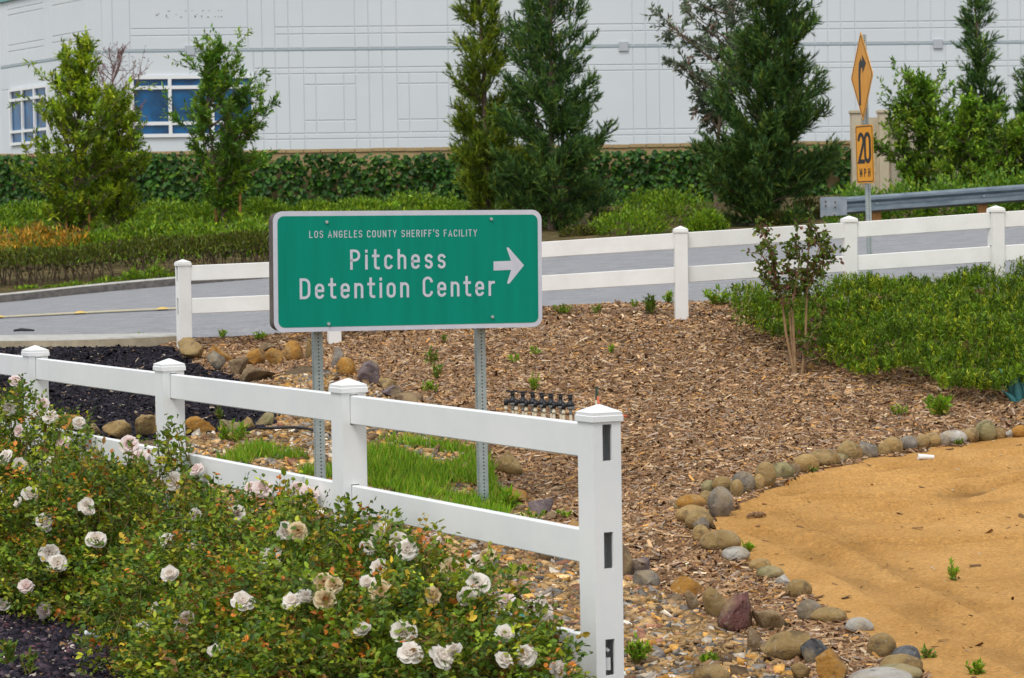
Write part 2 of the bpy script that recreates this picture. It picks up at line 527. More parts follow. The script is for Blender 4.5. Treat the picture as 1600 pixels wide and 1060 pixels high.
# road, its markings, kerb, pavement edge
rx = np.linspace(-60, 60, 241)
sheet('road', rx, np.linspace(ROAD_NEAR, ROAD_FAR, 40), lambda x, y: H(x, y) + .004, M['asphalt'])
mb = MB()
for x0 in np.arange(-20, -3.9, .5):
    for ya, yb in ((34.25, 34.43), (34.55, 34.73)):
        mb.add([(x, y, float(H(x, y)) + .022) for x, y in ((x0, ya), (x0 + .5, ya), (x0 + .5, yb), (x0, yb))], [(0, 1, 2, 3)])
o = mb.build('road_marking', mat('worn yellow paint', (.60, .50, .24), (.42, .38, .27), 6, rough=.8))
o['kind'] = 'structure'
m_dot = mat('yellow ceramic marker', (.60, .38, .06), (.68, .46, .10), 20, rough=.5)
for i in range(10):
    x = -13.1 + i * 1.07
    if x > -4.2:
        break
    mb = MB()
    mb.lathe((x, 34.48, float(H(x, 34.48)) + .006), [(.085, 0), (.08, .015), (.05, .03), (.01, .036)], 12)
    o = mb.build('road_stud', m_dot, None, True)
    tag(o, 'domed yellow road stud on the faded yellow line', 'road stud', 'road studs along the yellow line')
# far kerb
kx = np.linspace(-60, 60, 161)
prof = [(0, -.1), (0, .13), (.03, .155), (.26, .16), (.26, -.1)]
V = []
for x in kx:
    for dy, dz in prof:
        y = ROAD_FAR + dy
        V.append((x, y, float(H(x, ROAD_FAR)) + dz))
n = len(prof)
F = [(i * n + k, (i + 1) * n + k, (i + 1) * n + k + 1, i * n + k + 1) for i in range(len(kx) - 1) for k in range(n - 1)]
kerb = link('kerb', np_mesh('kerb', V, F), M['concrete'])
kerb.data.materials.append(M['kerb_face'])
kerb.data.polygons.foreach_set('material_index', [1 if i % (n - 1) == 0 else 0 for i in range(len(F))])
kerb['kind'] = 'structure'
# pavement edge slab in front of the road on the black mulch side
X0 = W(283, 540, 27.4).x
px_ = np.linspace(-30, X0, 90)
V = []
for x in px_:
    e = min(1, (X0 - x) / 1.2)
    yf = 27.85 - .75 * math.sqrt(max(e, 0)) if e < 1 else 27.1
    h0 = float(H(x, 27.95))
    for y, z in ((27.96, h0 + .02), (27.9, h0 + .05), (yf + .03, h0 + .04), (yf, h0 + .02), (yf - .01, h0 - .35)):
        V.append((x, y, z))
F = [(i * 5 + k, (i + 1) * 5 + k, (i + 1) * 5 + k + 1, i * 5 + k + 1) for i in range(len(px_) - 1) for k in range(4)]
pv = link('pavement', np_mesh('pavement', V, F), M['concrete'])
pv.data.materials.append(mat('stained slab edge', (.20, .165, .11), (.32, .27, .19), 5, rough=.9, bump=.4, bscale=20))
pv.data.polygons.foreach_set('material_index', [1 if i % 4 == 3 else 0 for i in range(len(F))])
pv['kind'] = 'structure'
# planted bank
sheet('bank_ground', np.arange(-30, 30.1, .4), np.arange(46.26, 68, .4), lambda x, y: H(x, y) + .1 * np.clip((48 - y), 0, 1) + .05 * fnoise(x, y, .8), M['soil'])

# ------------------------------------------------------------------ building behind the wall
BC = W(160, 120, 100.0)                      # its near corner
BA = R(4.8)
bu = Vector((math.cos(BA), math.sin(BA), 0))          # along the long front, to the right
bn = Vector((math.sin(BA), -math.cos(BA), 0))         # out of the long front
BL = W(2, 120, 108.7)
au = Vector((BL.x - BC.x, BL.y - BC.y, 0)); a_len = au.length; au.normalize()   # along the angled front, to the left
an_ = Vector((au.y, -au.x, 0))
if an_.y > 0:
    an_ = -an_
TOPZ, BOTZ = 11.45, 1.5
def on_front(px, py):
    """(u, z) of the long front at a pixel"""
    v = Vector(raydir(px, py))
    o = Vector((0, 0, EYE))
    t = (Vector((BC.x, BC.y, 0)) - Vector((0, 0, 0))).dot(bn) / v.dot(bn)
    p = o + v * t
    return (p - Vector((BC.x, BC.y, 0))).dot(bu), p.z
def on_side(px, py):
    v = Vector(raydir(px, py))
    t = Vector((BC.x, BC.y, 0)).dot(an_) / v.dot(an_)
    p = Vector((0, 0, EYE)) + v * t
    return (p - Vector((BC.x, BC.y, 0))).dot(au), p.z
bld = thing('warehouse', (BC.x, BC.y, 2.4), 'large white concrete warehouse with panel joints and blue windows behind the ivy wall', 'building')
mb = MB()
Lf = 75.0
A, B = Vector((BC.x, BC.y, 0)), Vector((BC.x, BC.y, 0)) + bu * Lf
C_ = Vector((BC.x, BC.y, 0)) + au * a_len
D_ = C_ + Vector((-.3, 40, 0)); E_ = B + Vector((0, 45, 0))
ring = [A, B, E_, D_, C_]
mb.add([Vector((p.x, p.y, BOTZ)) for p in ring] + [Vector((p.x, p.y, TOPZ)) for p in ring],
       [(i, (i + 1) % 5, 5 + (i + 1) % 5, 5 + i) for i in range(5)] + [(5, 6, 7, 8, 9)])
mb.build('wall_backing', M['breveal'], bld)
PANEL_T, GAP = .02, .03
panel_cache = {}
def panel(org, u, n, u0, u1, z0, z1, name='wall_panel', m=None, t=PANEL_T, gap=GAP):
    a, b, c, d = u0 + gap / 2, u1 - gap / 2, z0 + gap / 2, z1 - gap / 2
    if b - a < .05 or d - c < .05:
        return
    mb = MB()
    base = Vector((org.x, org.y, 0))
    e = .015
    vs = [base + u * x + Vector((0, 0, z)) for x, z in ((a, c), (b, c), (b, d), (a, d))]
    vo = [base + u * x + Vector((0, 0, z)) + n * t for x, z in ((a + e, c + e), (b - e, c + e), (b - e, d - e), (a + e, d - e))]
    mb.add(vs + vo, [(0, 1, 5, 4), (1, 2, 6, 5), (2, 3, 7, 6), (3, 0, 4, 7), (4, 5, 6, 7)])
    mb.build(name, m or M['bwall'], bld)
uf = lambda px: on_front(px, 120)[0]
zf = lambda py, px=560: on_front(px, py)[1]
Zs = {k: zf(k) for k in (42, 53, 77, 106, 115, 132, 188, 208, 217)}
ZB = zf(77)
def split(us, zs):
    for a, b in zip(us[:-1], us[1:]):
        for c, d in zip(zs[:-1], zs[1:]):
            panel(BC, bu, bn, a, b, c, d)
BANDW = .045
low = [BOTZ, Zs[217], Zs[208]]
mid = [Zs[115], Zs[106], ZB - BANDW]
top = [ZB + BANDW, Zs[53], Zs[42], TOPZ]
# bay with the large window (joint at 290 px, edges 178..431)
WX0, WX1 = uf(206), uf(396)
WZ0, WZ1 = zf(212, 270), zf(121, 270)
u_c = 0.0
split([0.03, uf(178), uf(203)], [BOTZ, WZ0 - .35, WZ1 + .25, ZB - BANDW])
split([uf(397), uf(411), uf(431)], [BOTZ, Zs[217], Zs[208], Zs[115], Zs[106], ZB - BANDW])
split([uf(203), uf(297), uf(397)], [BOTZ, WZ0 - .05])
split([uf(203), uf(297), uf(397)], [WZ1 + .05, ZB - BANDW])
split([0.03, uf(178), uf(205)], [ZB + BANDW, TOPZ])
split([uf(205), uf(297), uf(389)], [ZB + BANDW, zf(56, 290), zf(45, 290), TOPZ])
split([uf(389), uf(411), uf(431)], [ZB + BANDW, TOPZ])
# bays of the long front
b0, bw = uf(431), uf(577) - uf(431)
k = 0
cols = []
u = b0
while u < Lf - bw:
    e = bw * (21 / 146)
    e2 = bw * (44 / 146)
    c = [u, u + e, u + e2, u + e2 + bw * 81 / 146, u + bw]
    full = k < 3
    split(c, top)
    split(c, mid)
    split(c, low)
    split(c[:3], [Zs[208], Zs[115]])
    split(c[3:], [Zs[208], Zs[115]])
    if full:
        w_ = c[3] - c[2]
        split([c[2], c[2] + .23 * w_, c[2] + .77 * w_, c[3]], [Zs[208], Zs[188], Zs[132], Zs[115]])
    else:
        split([c[2], c[3]], [Zs[208], Zs[115]])
    u += bw
    k += 1
# blue grey band line
mb = MB()
mb.extrude([(0, -BANDW * .6), (.03, -BANDW * .6), (.03, BANDW * .6), (0, BANDW * .6)], Vector((BC.x, BC.y, ZB)), Vector((BC.x, BC.y, ZB)) + bu * Lf, bn, Vector((0, 0, 1)))
mb.build('band', M['bblue'], bld)
for p in (297, 974, 1465):
    uu, zz = on_front(p, {297: 79, 974: 73, 1465: 69}[p])
    mb = MB()
    mb.box(Vector((BC.x, BC.y, zz)) + bu * uu + bn * .05, (.37, .07, .36), Matrix.Rotation(BA, 3, 'Z'))
    mb.build('collector_box', M['bgrey'], bld, bevel=.01)
# traces left by removed lettering
m_tr = mat('rust and glue traces', (.16, .12, .10), rough=.9)
for (x, y, w, h) in ((245, 24, 3, 2), (248, 22, 2, 1.6), (260, 25, 1.6, 4), (262, 28, 2, 1), (264, 17.5, 4, 1), (275, 23, 2, 1), (283, 27, 4, 1), (290, 17.5, 2, 1.2), (300, 17, 1.5, 1), (305, 26, 2, 4),
                     (308, 23, 1.5, 1), (315, 26, 1.5, 3.5), (317, 17, 2.5, 1.2), (325, 27, 4, 1.2), (327, 17, 2, 1.2), (336, 26.5, 2, 1), (341, 17, 1.6, 1.3), (341, 26.5, 2, 1), (346, 26.5, 3, 1.2), (346, 17, 2, 1.3)):
    uu, zz = on_front(x, y)
    mb = MB()
    k_ = 100 / FPX
    a_, b_ = w * k_ / 2, h * k_ / 2
    mb.add([Vector((BC.x, BC.y, zz)) + bu * (uu + dx * a_) + Vector((0, 0, dz * b_)) + bn * (PANEL_T + .006) for dx, dz in ((-1, -.4), (-.3, -1), (.9, -.7), (1, .5), (.2, 1), (-.8, .7))], [(0, 1, 2, 3, 4, 5)])
    mb.build('glue_trace', m_tr, bld)
# windows
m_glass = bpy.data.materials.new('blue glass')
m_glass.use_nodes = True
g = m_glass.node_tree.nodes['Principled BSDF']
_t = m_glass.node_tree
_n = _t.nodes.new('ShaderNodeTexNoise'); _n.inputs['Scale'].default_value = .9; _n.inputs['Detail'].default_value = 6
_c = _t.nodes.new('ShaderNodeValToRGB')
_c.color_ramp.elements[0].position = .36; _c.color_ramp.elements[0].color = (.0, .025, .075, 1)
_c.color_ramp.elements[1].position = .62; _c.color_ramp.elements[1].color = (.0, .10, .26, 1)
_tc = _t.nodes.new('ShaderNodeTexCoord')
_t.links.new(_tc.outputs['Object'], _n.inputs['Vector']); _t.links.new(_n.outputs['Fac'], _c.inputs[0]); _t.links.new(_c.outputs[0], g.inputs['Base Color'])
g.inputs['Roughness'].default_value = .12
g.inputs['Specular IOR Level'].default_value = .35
def window(org, u, n, us, zs, bar=.1):
    base = Vector((org.x, org.y, 0))
    fr = MB()
    for x in us:
        fr.box(base + u * x + Vector((0, 0, (zs[0] + zs[-1]) / 2)) + n * .03, (bar, .16, zs[-1] - zs[0] + bar), Matrix((u, -n, Vector((0, 0, 1)))).transposed())
    for i, z in enumerate(zs):
        for a, b in zip(us[:-1], us[1:]):
            fr.box(base + u * ((a + b) / 2) + Vector((0, 0, z)) + n * .028, (b - a - bar, .15, bar), Matrix((u, -n, Vector((0, 0, 1)))).transposed())
    w = fr.build('window', M['wframe'], bld)
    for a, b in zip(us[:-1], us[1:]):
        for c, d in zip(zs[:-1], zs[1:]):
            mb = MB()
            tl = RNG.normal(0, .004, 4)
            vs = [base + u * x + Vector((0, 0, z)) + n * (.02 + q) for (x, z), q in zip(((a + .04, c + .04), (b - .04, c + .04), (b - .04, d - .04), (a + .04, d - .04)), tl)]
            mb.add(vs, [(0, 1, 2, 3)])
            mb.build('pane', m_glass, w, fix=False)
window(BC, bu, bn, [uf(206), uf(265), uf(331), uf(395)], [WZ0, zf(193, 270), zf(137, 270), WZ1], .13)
us_ = lambda px: on_side(px, 150)[0]
zs_ = lambda py, px=40: on_side(px, py)[1]
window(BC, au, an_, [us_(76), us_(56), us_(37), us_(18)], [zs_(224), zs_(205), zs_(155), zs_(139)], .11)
SZB = zs_(100.5)
def spl_side(us, zs):
    for a, b in zip(us[:-1], us[1:]):
        for c, d in zip(zs[:-1], zs[1:]):
            panel(BC, au, an_, min(a, b), max(a, b), c, d)
spl_side([.03, us_(146), us_(115), us_(84), us_(78)], [BOTZ, zs_(224) - .05, zs_(139) + .05, SZB - BANDW])
spl_side([us_(78), us_(47), us_(17)], [BOTZ, zs_(228)])
spl_side([us_(78), us_(47), us_(17)], [zs_(137), SZB - BANDW])
spl_side([us_(17), us_(8), us_(2.5)], [BOTZ, zs_(137), SZB - BANDW])
spl_side([.03, us_(146)], [SZB + BANDW, TOPZ])
spl_side([us_(146), us_(115), us_(84)], [SZB + BANDW, zs_(62, 115), zs_(52, 115), zs_(8, 90), TOPZ])
spl_side([us_(84), us_(77), us_(71)], [SZB + BANDW, TOPZ])
spl_side([us_(71), us_(42), us_(15)], [SZB + BANDW, zs_(77, 42), zs_(67, 42), zs_(19, 42), zs_(10, 42), TOPZ])
spl_side([us_(15), us_(8), us_(2.5)], [SZB + BANDW, TOPZ])
mb = MB()
mb.extrude([(0, -BANDW * .6), (.03, -BANDW * .6), (.03, BANDW * .6), (0, BANDW * .6)], Vector((BC.x, BC.y, SZB)) + au * .1, Vector((BC.x, BC.y, SZB)) + au * a_len, an_, Vector((0, 0, 1)))
mb.build('band', M['bblue'], bld)
mb = MB()
for P0, P1, nn in ((A, B, bn), (A, C_, an_)):
    mb.extrude([(-.25, TOPZ), (.12, TOPZ), (.12, TOPZ + .28), (-.25, TOPZ + .28)], P0, P1, nn, Vector((0, 0, 1)))
mb.build('coping', M['teal'], bld)
mb = MB()
q0 = C_ + Vector((-3.5, 3.5, 0))
mb.add([Vector((C_.x, C_.y, BOTZ)), Vector((q0.x, q0.y, BOTZ)), Vector((q0.x, q0.y, zs_(20, 2))), Vector((C_.x, C_.y, zs_(26, 2)))], [(0, 1, 2, 3)])
mb.build('wing_wall', M['bwall'], bld)

# ------------------------------------------------------------------ leaves, branches
UP = np.array([0, 0, 1.0])
def unit(v):
    return v / (np.linalg.norm(v, axis=-1, keepdims=True) + 1e-9)
def pick(pal, n, jit=.18, rng=RNG):
    """palette [(r,g,b,weight)] -> n colours"""
    pal = np.array(pal, float)
    idx = rng.choice(len(pal), n, p=pal[:, 3] / pal[:, 3].sum())
    return np.clip(pal[idx, :3] * np.exp(rng.normal(0, jit, (n, 1))), 0, 1)
def leaf_arrays(P, D, L, Wd, C, fold=.35, oval=True, face=None, rng=RNG):
    """leaves rooted at P pointing along D; returns V, F(quads), Col"""
    n = len(P)
    D = unit(D)
    ref = rng.normal(0, 1, (n, 3)) * .7 + UP if face is None else face
    S = unit(np.cross(D, ref))
    N = np.cross(S, D)
    L = np.broadcast_to(np.asarray(L, float), (n,))[:, None]
    Wd = np.broadcast_to(np.asarray(Wd, float), (n,))[:, None] / 2
    if oval == 'needle':
        V = np.stack([P + S * Wd, P - S * Wd, P + D * L], 1).reshape(-1, 3)
        return V, np.arange(n)[:, None] * 3 + [0, 1, 2], np.repeat(C, 3, 0)
    if oval:
        droop = -N * L * .12
        V = np.stack([P, P + D * L * .35 + S * Wd + N * Wd * fold, P + D * L * .75 + S * Wd * .75 + N * Wd * fold * .7,
                      P + D * L + droop, P + D * L * .75 - S * Wd * .75 + N * Wd * fold * .7, P + D * L * .35 - S * Wd + N * Wd * fold], 1).reshape(-1, 3)
        b = np.arange(n)[:, None] * 6
        F = np.concatenate([b + [0, 1, 2, 3], b + [0, 3, 4, 5]], 0)
        Cv = np.repeat(C, 6, 0)
    else:
        V = np.stack([P, P + D * L * .45 + S * Wd + N * Wd * fold, P + D * L, P + D * L * .45 - S * Wd + N * Wd * fold], 1).reshape(-1, 3)
        b = np.arange(n)[:, None] * 4
        F = b + [0, 1, 2, 3]
        Cv = np.repeat(C, 4, 0)
    return V, F, Cv
def join(parts):
    Vs, Fs, Cs, o = [], [], [], 0
    for V, F, C in parts:
        Vs.append(V); Fs.append(F + o); Cs.append(C); o += len(V)
    return np.concatenate(Vs), np.concatenate(Fs), np.concatenate(Cs)
def leaf_obj(name, arr, material, parent=None, kind=None):
    o = link(name, np_mesh(name, *arr), material, parent)
    if kind:
        o['kind'] = kind
    return o
def tubes_np(segs, n=5):
    """segs [(A,B,ra,rb)] -> V,F"""
    A = np.array([s[0] for s in segs], float); B = np.array([s[1] for s in segs], float)
    ra = np.array([s[2] for s in segs]); rb = np.array([s[3] for s in segs])
    T = unit(B - A)
    ref = np.where(np.abs(T[:, 2:3]) < .9, [[0, 0, 1.0]], [[1.0, 0, 0]])
    a = unit(np.cross(T, ref)); b = np.cross(T, a)
    an = np.arange(n) * 2 * math.pi / n
    ring = a[:, None] * np.cos(an)[None, :, None] + b[:, None] * np.sin(an)[None, :, None]
    V = np.concatenate([A[:, None] + ring * ra[:, None, None], B[:, None] + ring * rb[:, None, None]], 1).reshape(-1, 3)
    k = np.arange(n)
    base = np.arange(len(segs))[:, None, None] * 2 * n
    F = (base + np.stack([k, (k + 1) % n, n + (k + 1) % n, n + k], -1)[None]).reshape(-1, 4)
    return V, F
def branch_obj(name, segs, material, parent, n=5):
    V, F = tubes_np(segs, n)
    o = link(name, np_mesh(name, V, F), material, parent, True)
    if name != 'trunk':
        o['kind'] = 'stuff'
    return o
def limb(p0, d0, L, r0, r1, k=6, wob=.15, lift=.0, rng=RNG):
    """wobbling limb as points"""
    pts = [np.array(p0, float)]
    d = unit(np.array(d0, float))
    for i in range(k):
        d = unit(d + rng.normal(0, wob, 3) + np.array([0, 0, lift]))
        pts.append(pts[-1] + d * L / k)
    rs = np.linspace(r0, r1, k + 1)
    return pts, [(pts[i], pts[i + 1], rs[i], rs[i + 1]) for i in range(k)]

# ------------------------------------------------------------------ palettes (linear)
PAL_ROSE = [(.085, .155, .012, 3), (.045, .105, .012, 4), (.14, .20, .018, 2), (.03, .075, .015, 2), (.19, .17, .02, .7), (.26, .11, .02, .45), (.09, .06, .02, .4)]
PAL_YTREE = [(.09, .145, .008, 4), (.055, .105, .008, 4), (.13, .18, .012, 2), (.035, .07, .008, 2)]
PAL_DTREE = [(.05, .11, .012, 4), (.03, .08, .012, 4), (.08, .14, .012, 2)]
PAL_PINE_Y = [(.065, .105, .010, 4), (.04, .075, .012, 4), (.095, .13, .012, 2), (.025, .05, .012, 2)]
PAL_PINE_D = [(.018, .055, .018, 4), (.03, .075, .02, 4), (.012, .038, .016, 3), (.05, .09, .02, 1)]
PAL_IVY = [(.022, .085, .012, 4), (.014, .055, .012, 4), (.045, .12, .014, 2), (.075, .15, .02, .6)]
PAL_COVER = [(.07, .16, .01, 4), (.05, .12, .01, 4), (.11, .19, .012, 2), (.035, .08, .01, 2)]
PAL_HEDGE = [(.055, .085, .012, 4), (.035, .055, .012, 4), (.085, .11, .015, 2), (.05, .03, .02, 1)]
PAL_ORANGE = [(.62, .33, .03, 3), (.48, .22, .02, 3), (.34, .28, .04, 2), (.15, .18, .02, 2)]
PAL_GREENPATCH = [(.04, .115, .006, 4), (.025, .08, .006, 4), (.075, .15, .010, 2), (.016, .05, .006, 2)]
PAL_GRASS = [(.10, .22, .012, 4), (.07, .17, .010, 4), (.15, .25, .02, 2), (.20, .20, .05, .8)]
PAL_EUC = [(.075, .10, .06, 3), (.05, .07, .04, 3), (.11, .13, .09, 2), (.12, .08, .06, 1)]
PAL_BUSH = [(.06, .14, .012, 4), (.09, .17, .015, 3), (.035, .085, .012, 3), (.14, .22, .03, 1)]

def _sc(p, k, kr=1.0):
    return [(min(a * k * kr * 1.18, .6), min(b * k, .6), c * k * .7, w) for a, b, c, w in p]
PAL_YTREE, PAL_DTREE = _sc(PAL_YTREE, 2.5), _sc(PAL_DTREE, 2.4)
PAL_PINE_Y, PAL_PINE_D = _sc(PAL_PINE_Y, 2.8), _sc(PAL_PINE_D, 2.8, 1.15)
PAL_COVER, PAL_HEDGE, PAL_BUSH = _sc(PAL_COVER, 2.0, 1.1), _sc(PAL_HEDGE, 1.6), _sc(PAL_BUSH, 1.9)
PAL_GREENPATCH, PAL_ROSE, PAL_GRASS = _sc(PAL_GREENPATCH, 2.15, 1.45), _sc(PAL_ROSE, 1.7, 1.1), _sc(PAL_GRASS, 1.7)
PAL_IVY = _sc(PAL_IVY, 1.4)
PAL_EUC = [(a * 1.9, b * 1.9, c * 1.8, w) for a, b, c, w in PAL_EUC]

# ------------------------------------------------------------------ garden wall with ivy
WALL_Y, WALL_TOP = 62.0, 3.93
x_l, x_r = -20.0, W(1331, 240, WALL_Y).x
wall = thing('ivy_wall', (0, WALL_Y, 2.4), 'long low tan block wall overgrown with dark green ivy', 'wall')
mb = MB()
mb.box(((x_l + x_r) / 2, WALL_Y + .1, 2.7), (x_r - x_l, .2, 2.3))
mb.build('wall', M['cap'], wall)
x = x_l
cap_me = None
while x < x_r - .3:
    w_ = .40
    if cap_me is None:
        mb = MB()
        mb.box((0, 0, 0), (w_ - .012, .26, .085))
        o = mb.build('cap_block', M['cap'], wall, bevel=.008)
        cap_me = o.data
    else:
        o = link('cap_block', cap_me, None, wall)
    o.location = (x + w_ / 2, WALL_Y + .1, WALL_TOP - .042 + random.uniform(-.006, .006))
    x += w_
n = 17000
lx = RNG.uniform(x_l, x_r, n); lz = RNG.uniform(2.1, WALL_TOP - .02, n)
dens = fnoise(lx, lz, .9) * .5 + fnoise(lx, lz, 2.7) * .35
pxw, _ = project(lx, np.full(n, WALL_Y), lz)
thin = ((pxw > 425) & (pxw < 690)) | (pxw > 1290)
lim = np.where(thin, -.17, -.6) + np.where(lz > WALL_TOP - .16, np.where(thin, .12, np.where(pxw > 900, .0, .05)), 0)
lim = np.where((pxw < 420) | ((pxw > 905) & (pxw < 1290)), -.9 + np.where(lz > WALL_TOP - .1, .7, 0), lim)
keep = (dens > lim - .08) & ~((pxw > 425) & (lz > WALL_TOP - .10 + .12 * (dens - .1)))
lx, lz = lx[keep], lz[keep]
n = len(lx)
th = .06 + .22 * (fnoise(lx, lz, 1.1) + .5).clip(0, 1) + RNG.uniform(0, .14, n)
P = np.stack([lx, WALL_Y - th, lz], -1)
D = np.stack([RNG.normal(0, .55, n), -.35 + RNG.normal(0, .35, n), -.8 + RNG.normal(0, .4, n)], -1)
face = np.stack([RNG.normal(0, .5, n), -np.ones(n), .6 + RNG.normal(0, .4, n)], -1)
leaf_obj('ivy', leaf_arrays(P, D, RNG.uniform(.09, .17, n), RNG.uniform(.08, .14, n), pick(PAL_IVY, n), .25, True, face), M['leaf'], wall, 'stuff')

# taller tan wall end on the right
q = W(1333, 240, 61.5)
tw = thing('tan_block_wall', (q.x, 61.5, 2.6), 'pale tan block wall end with two pilasters behind the speed sign', 'wall')
zt = W(1340, 184, 61.5).z
xa, xb = W(1333, 240, 61.5).x, W(1381, 240, 61.5).x
mb = MB(); mb.box(((xa + xb) / 2, 61.65, (zt + 1.8) / 2), (xb - xa - .1, .2, zt - 1.8)); mb.build('wall_face', M['tan'], tw)
for xx in (xa + .08, xb):
    mb = MB(); mb.box((xx, 61.6, (zt + 1.9) / 2 + .02), (.22, .36, zt - 1.8 + .1)); p_ = mb.build('pilaster', M['tan'], tw)
    mb = MB(); mb.box((xx, 61.6, zt + .13), (.28, .42, .07)); mb.build('pilaster_cap', M['tan'], p_, bevel=.01)
mb = MB()
e0, e1 = Vector((xb + .1, 61.7, 0)), Vector((xb + 4.5, 70, 0))
dd = (e1 - e0).normalized(); ss = Vector((dd.y, -dd.x, 0))
mb.extrude([(-.1, 1.8), (.1, 1.8), (.1, zt), (-.1, zt)], e0, e1, ss, Vector((0, 0, 1)))
mb.build('return_wall', M['tan'], tw)
for k in range(1, 9):
    mb = MB()
    mb.box(((xa + xb) / 2, 61.545, zt - .2 * k), (xb - xa - .34, .012, .186))
    mb.build('block_course', M['tan'], tw)

# ------------------------------------------------------------------ trees
def pine(px, py, d, h, rad, label, pal, seed, low=.0, n_br=95, dens=1.0, conic=.6, lean=0.0, needle_w=.018):
    rng = np.random.default_rng(seed)
    b = W(px, py, d)
    z0 = float(H(b.x, d))
    root = thing('pine_tree', (b.x, d, z0), label, 'tree', 'pines on the bank')
    base = np.array([b.x, d, z0 - .1])
    tp, ts = limb(base, (lean, 0, 1), h, .085, .012, 12, .02, .1, rng)
    tp = np.array(tp)
    segs = list(ts)
    parts = []
    TP, TD, TC = [], [], []
    for i in range(n_br):
        f = low + (1 - low) * (i + rng.uniform(0, 1)) / n_br
        p = np.array([np.interp(f * 12, range(13), tp[:, k]) for k in range(3)])
        az = rng.uniform(0, 2 * math.pi)
        prof = min(1, (f + .16) / .22) * (1 - f) ** conic + .12
        L = rad * prof * rng.uniform(.55, 1.15)
        dd = np.array([math.cos(az), math.sin(az), (rng.uniform(-.25, .45) if f < .25 else rng.uniform(.1, .45)) + .6 * f])
        pts, sg = limb(p, dd, L, .022 * (1 - f) + .006, .004, 6, .10, .10, rng)
        segs += sg
        nt_ = int((11 + 26 * L / .9) * dens * (1.25 - .55 * f) * (1.9 if f < .36 else 1.0))
        for j in range(nt_):
            t = rng.uniform(.15, 1) ** .8
            q = np.array([np.interp(t * 6, range(7), [v[k] for v in pts]) for k in range(3)])
            out = np.array([math.cos(az), math.sin(az), 0]) * .55
            dd2 = unit(out + rng.normal(0, .45, 3) + np.array([0, 0, .75]))
            ln = rng.uniform(.06, .22) * (1 if t < .8 else .7)
            TP.append(q + unit(rng.normal(0, 1, 3)) * rng.uniform(0, .17) * (1 - .45 * f))
            TD.append(dd2); TC.append(1.0)
    TP, TD = np.array(TP), np.array(TD)
    nT = len(TP)
    tc = pick(pal, nT, .22, rng)
    k = 20
    along = rng.uniform(0, .20, (nT, k, 1))
    P = (TP[:, None] + TD[:, None] * along).reshape(-1, 3)
    D = (TD[:, None] * .95 + rng.normal(0, .30, (nT, k, 3))).reshape(-1, 3)
    C = np.repeat(tc, k, 0) * np.exp(rng.normal(0, .15, (nT * k, 1)))
    arr = leaf_arrays(P, D, rng.uniform(.07, .13, nT * k), needle_w, C, .2, 'needle', None, rng)
    branch_obj('trunk', ts, M['bark'], root, 7)
    branch_obj('branches', segs[12:], M['bark'], root, 4)
    leaf_obj('crown', arr, M['needle'], root, 'stuff')
    return root
pine(762, 345, 54.5, 5.7, 1.02, 'yellow-green pine growing close against a darker pine behind the green sign', PAL_PINE_Y, 11, .0, 130, 1.0, .5)
pine(862, 352, 53, 6.5, 1.22, 'dark blue-green pine with tufted tips growing against the yellow-green pine', PAL_PINE_D, 12, .0, 150, 1.0, .42, .004)
pine(1198, 345, 53, 5.0, 1.42, 'broad dense dark pine standing beside the grey-leaved tree', PAL_PINE_D + [(.06, .10, .012, 3)], 13, .0, 175, 1.1, .34)
pine(1540, 300, 58, 4.6, .72, 'slim dark pine rising behind the pale green bush and the guardrail', PAL_PINE_D, 14, .1, 80, .9, .6)
pine(1618, 300, 57, 2.9, .75, 'short dark pine standing past the slim pine behind the guardrail', PAL_PINE_D, 15, .1, 70, .9, .6)

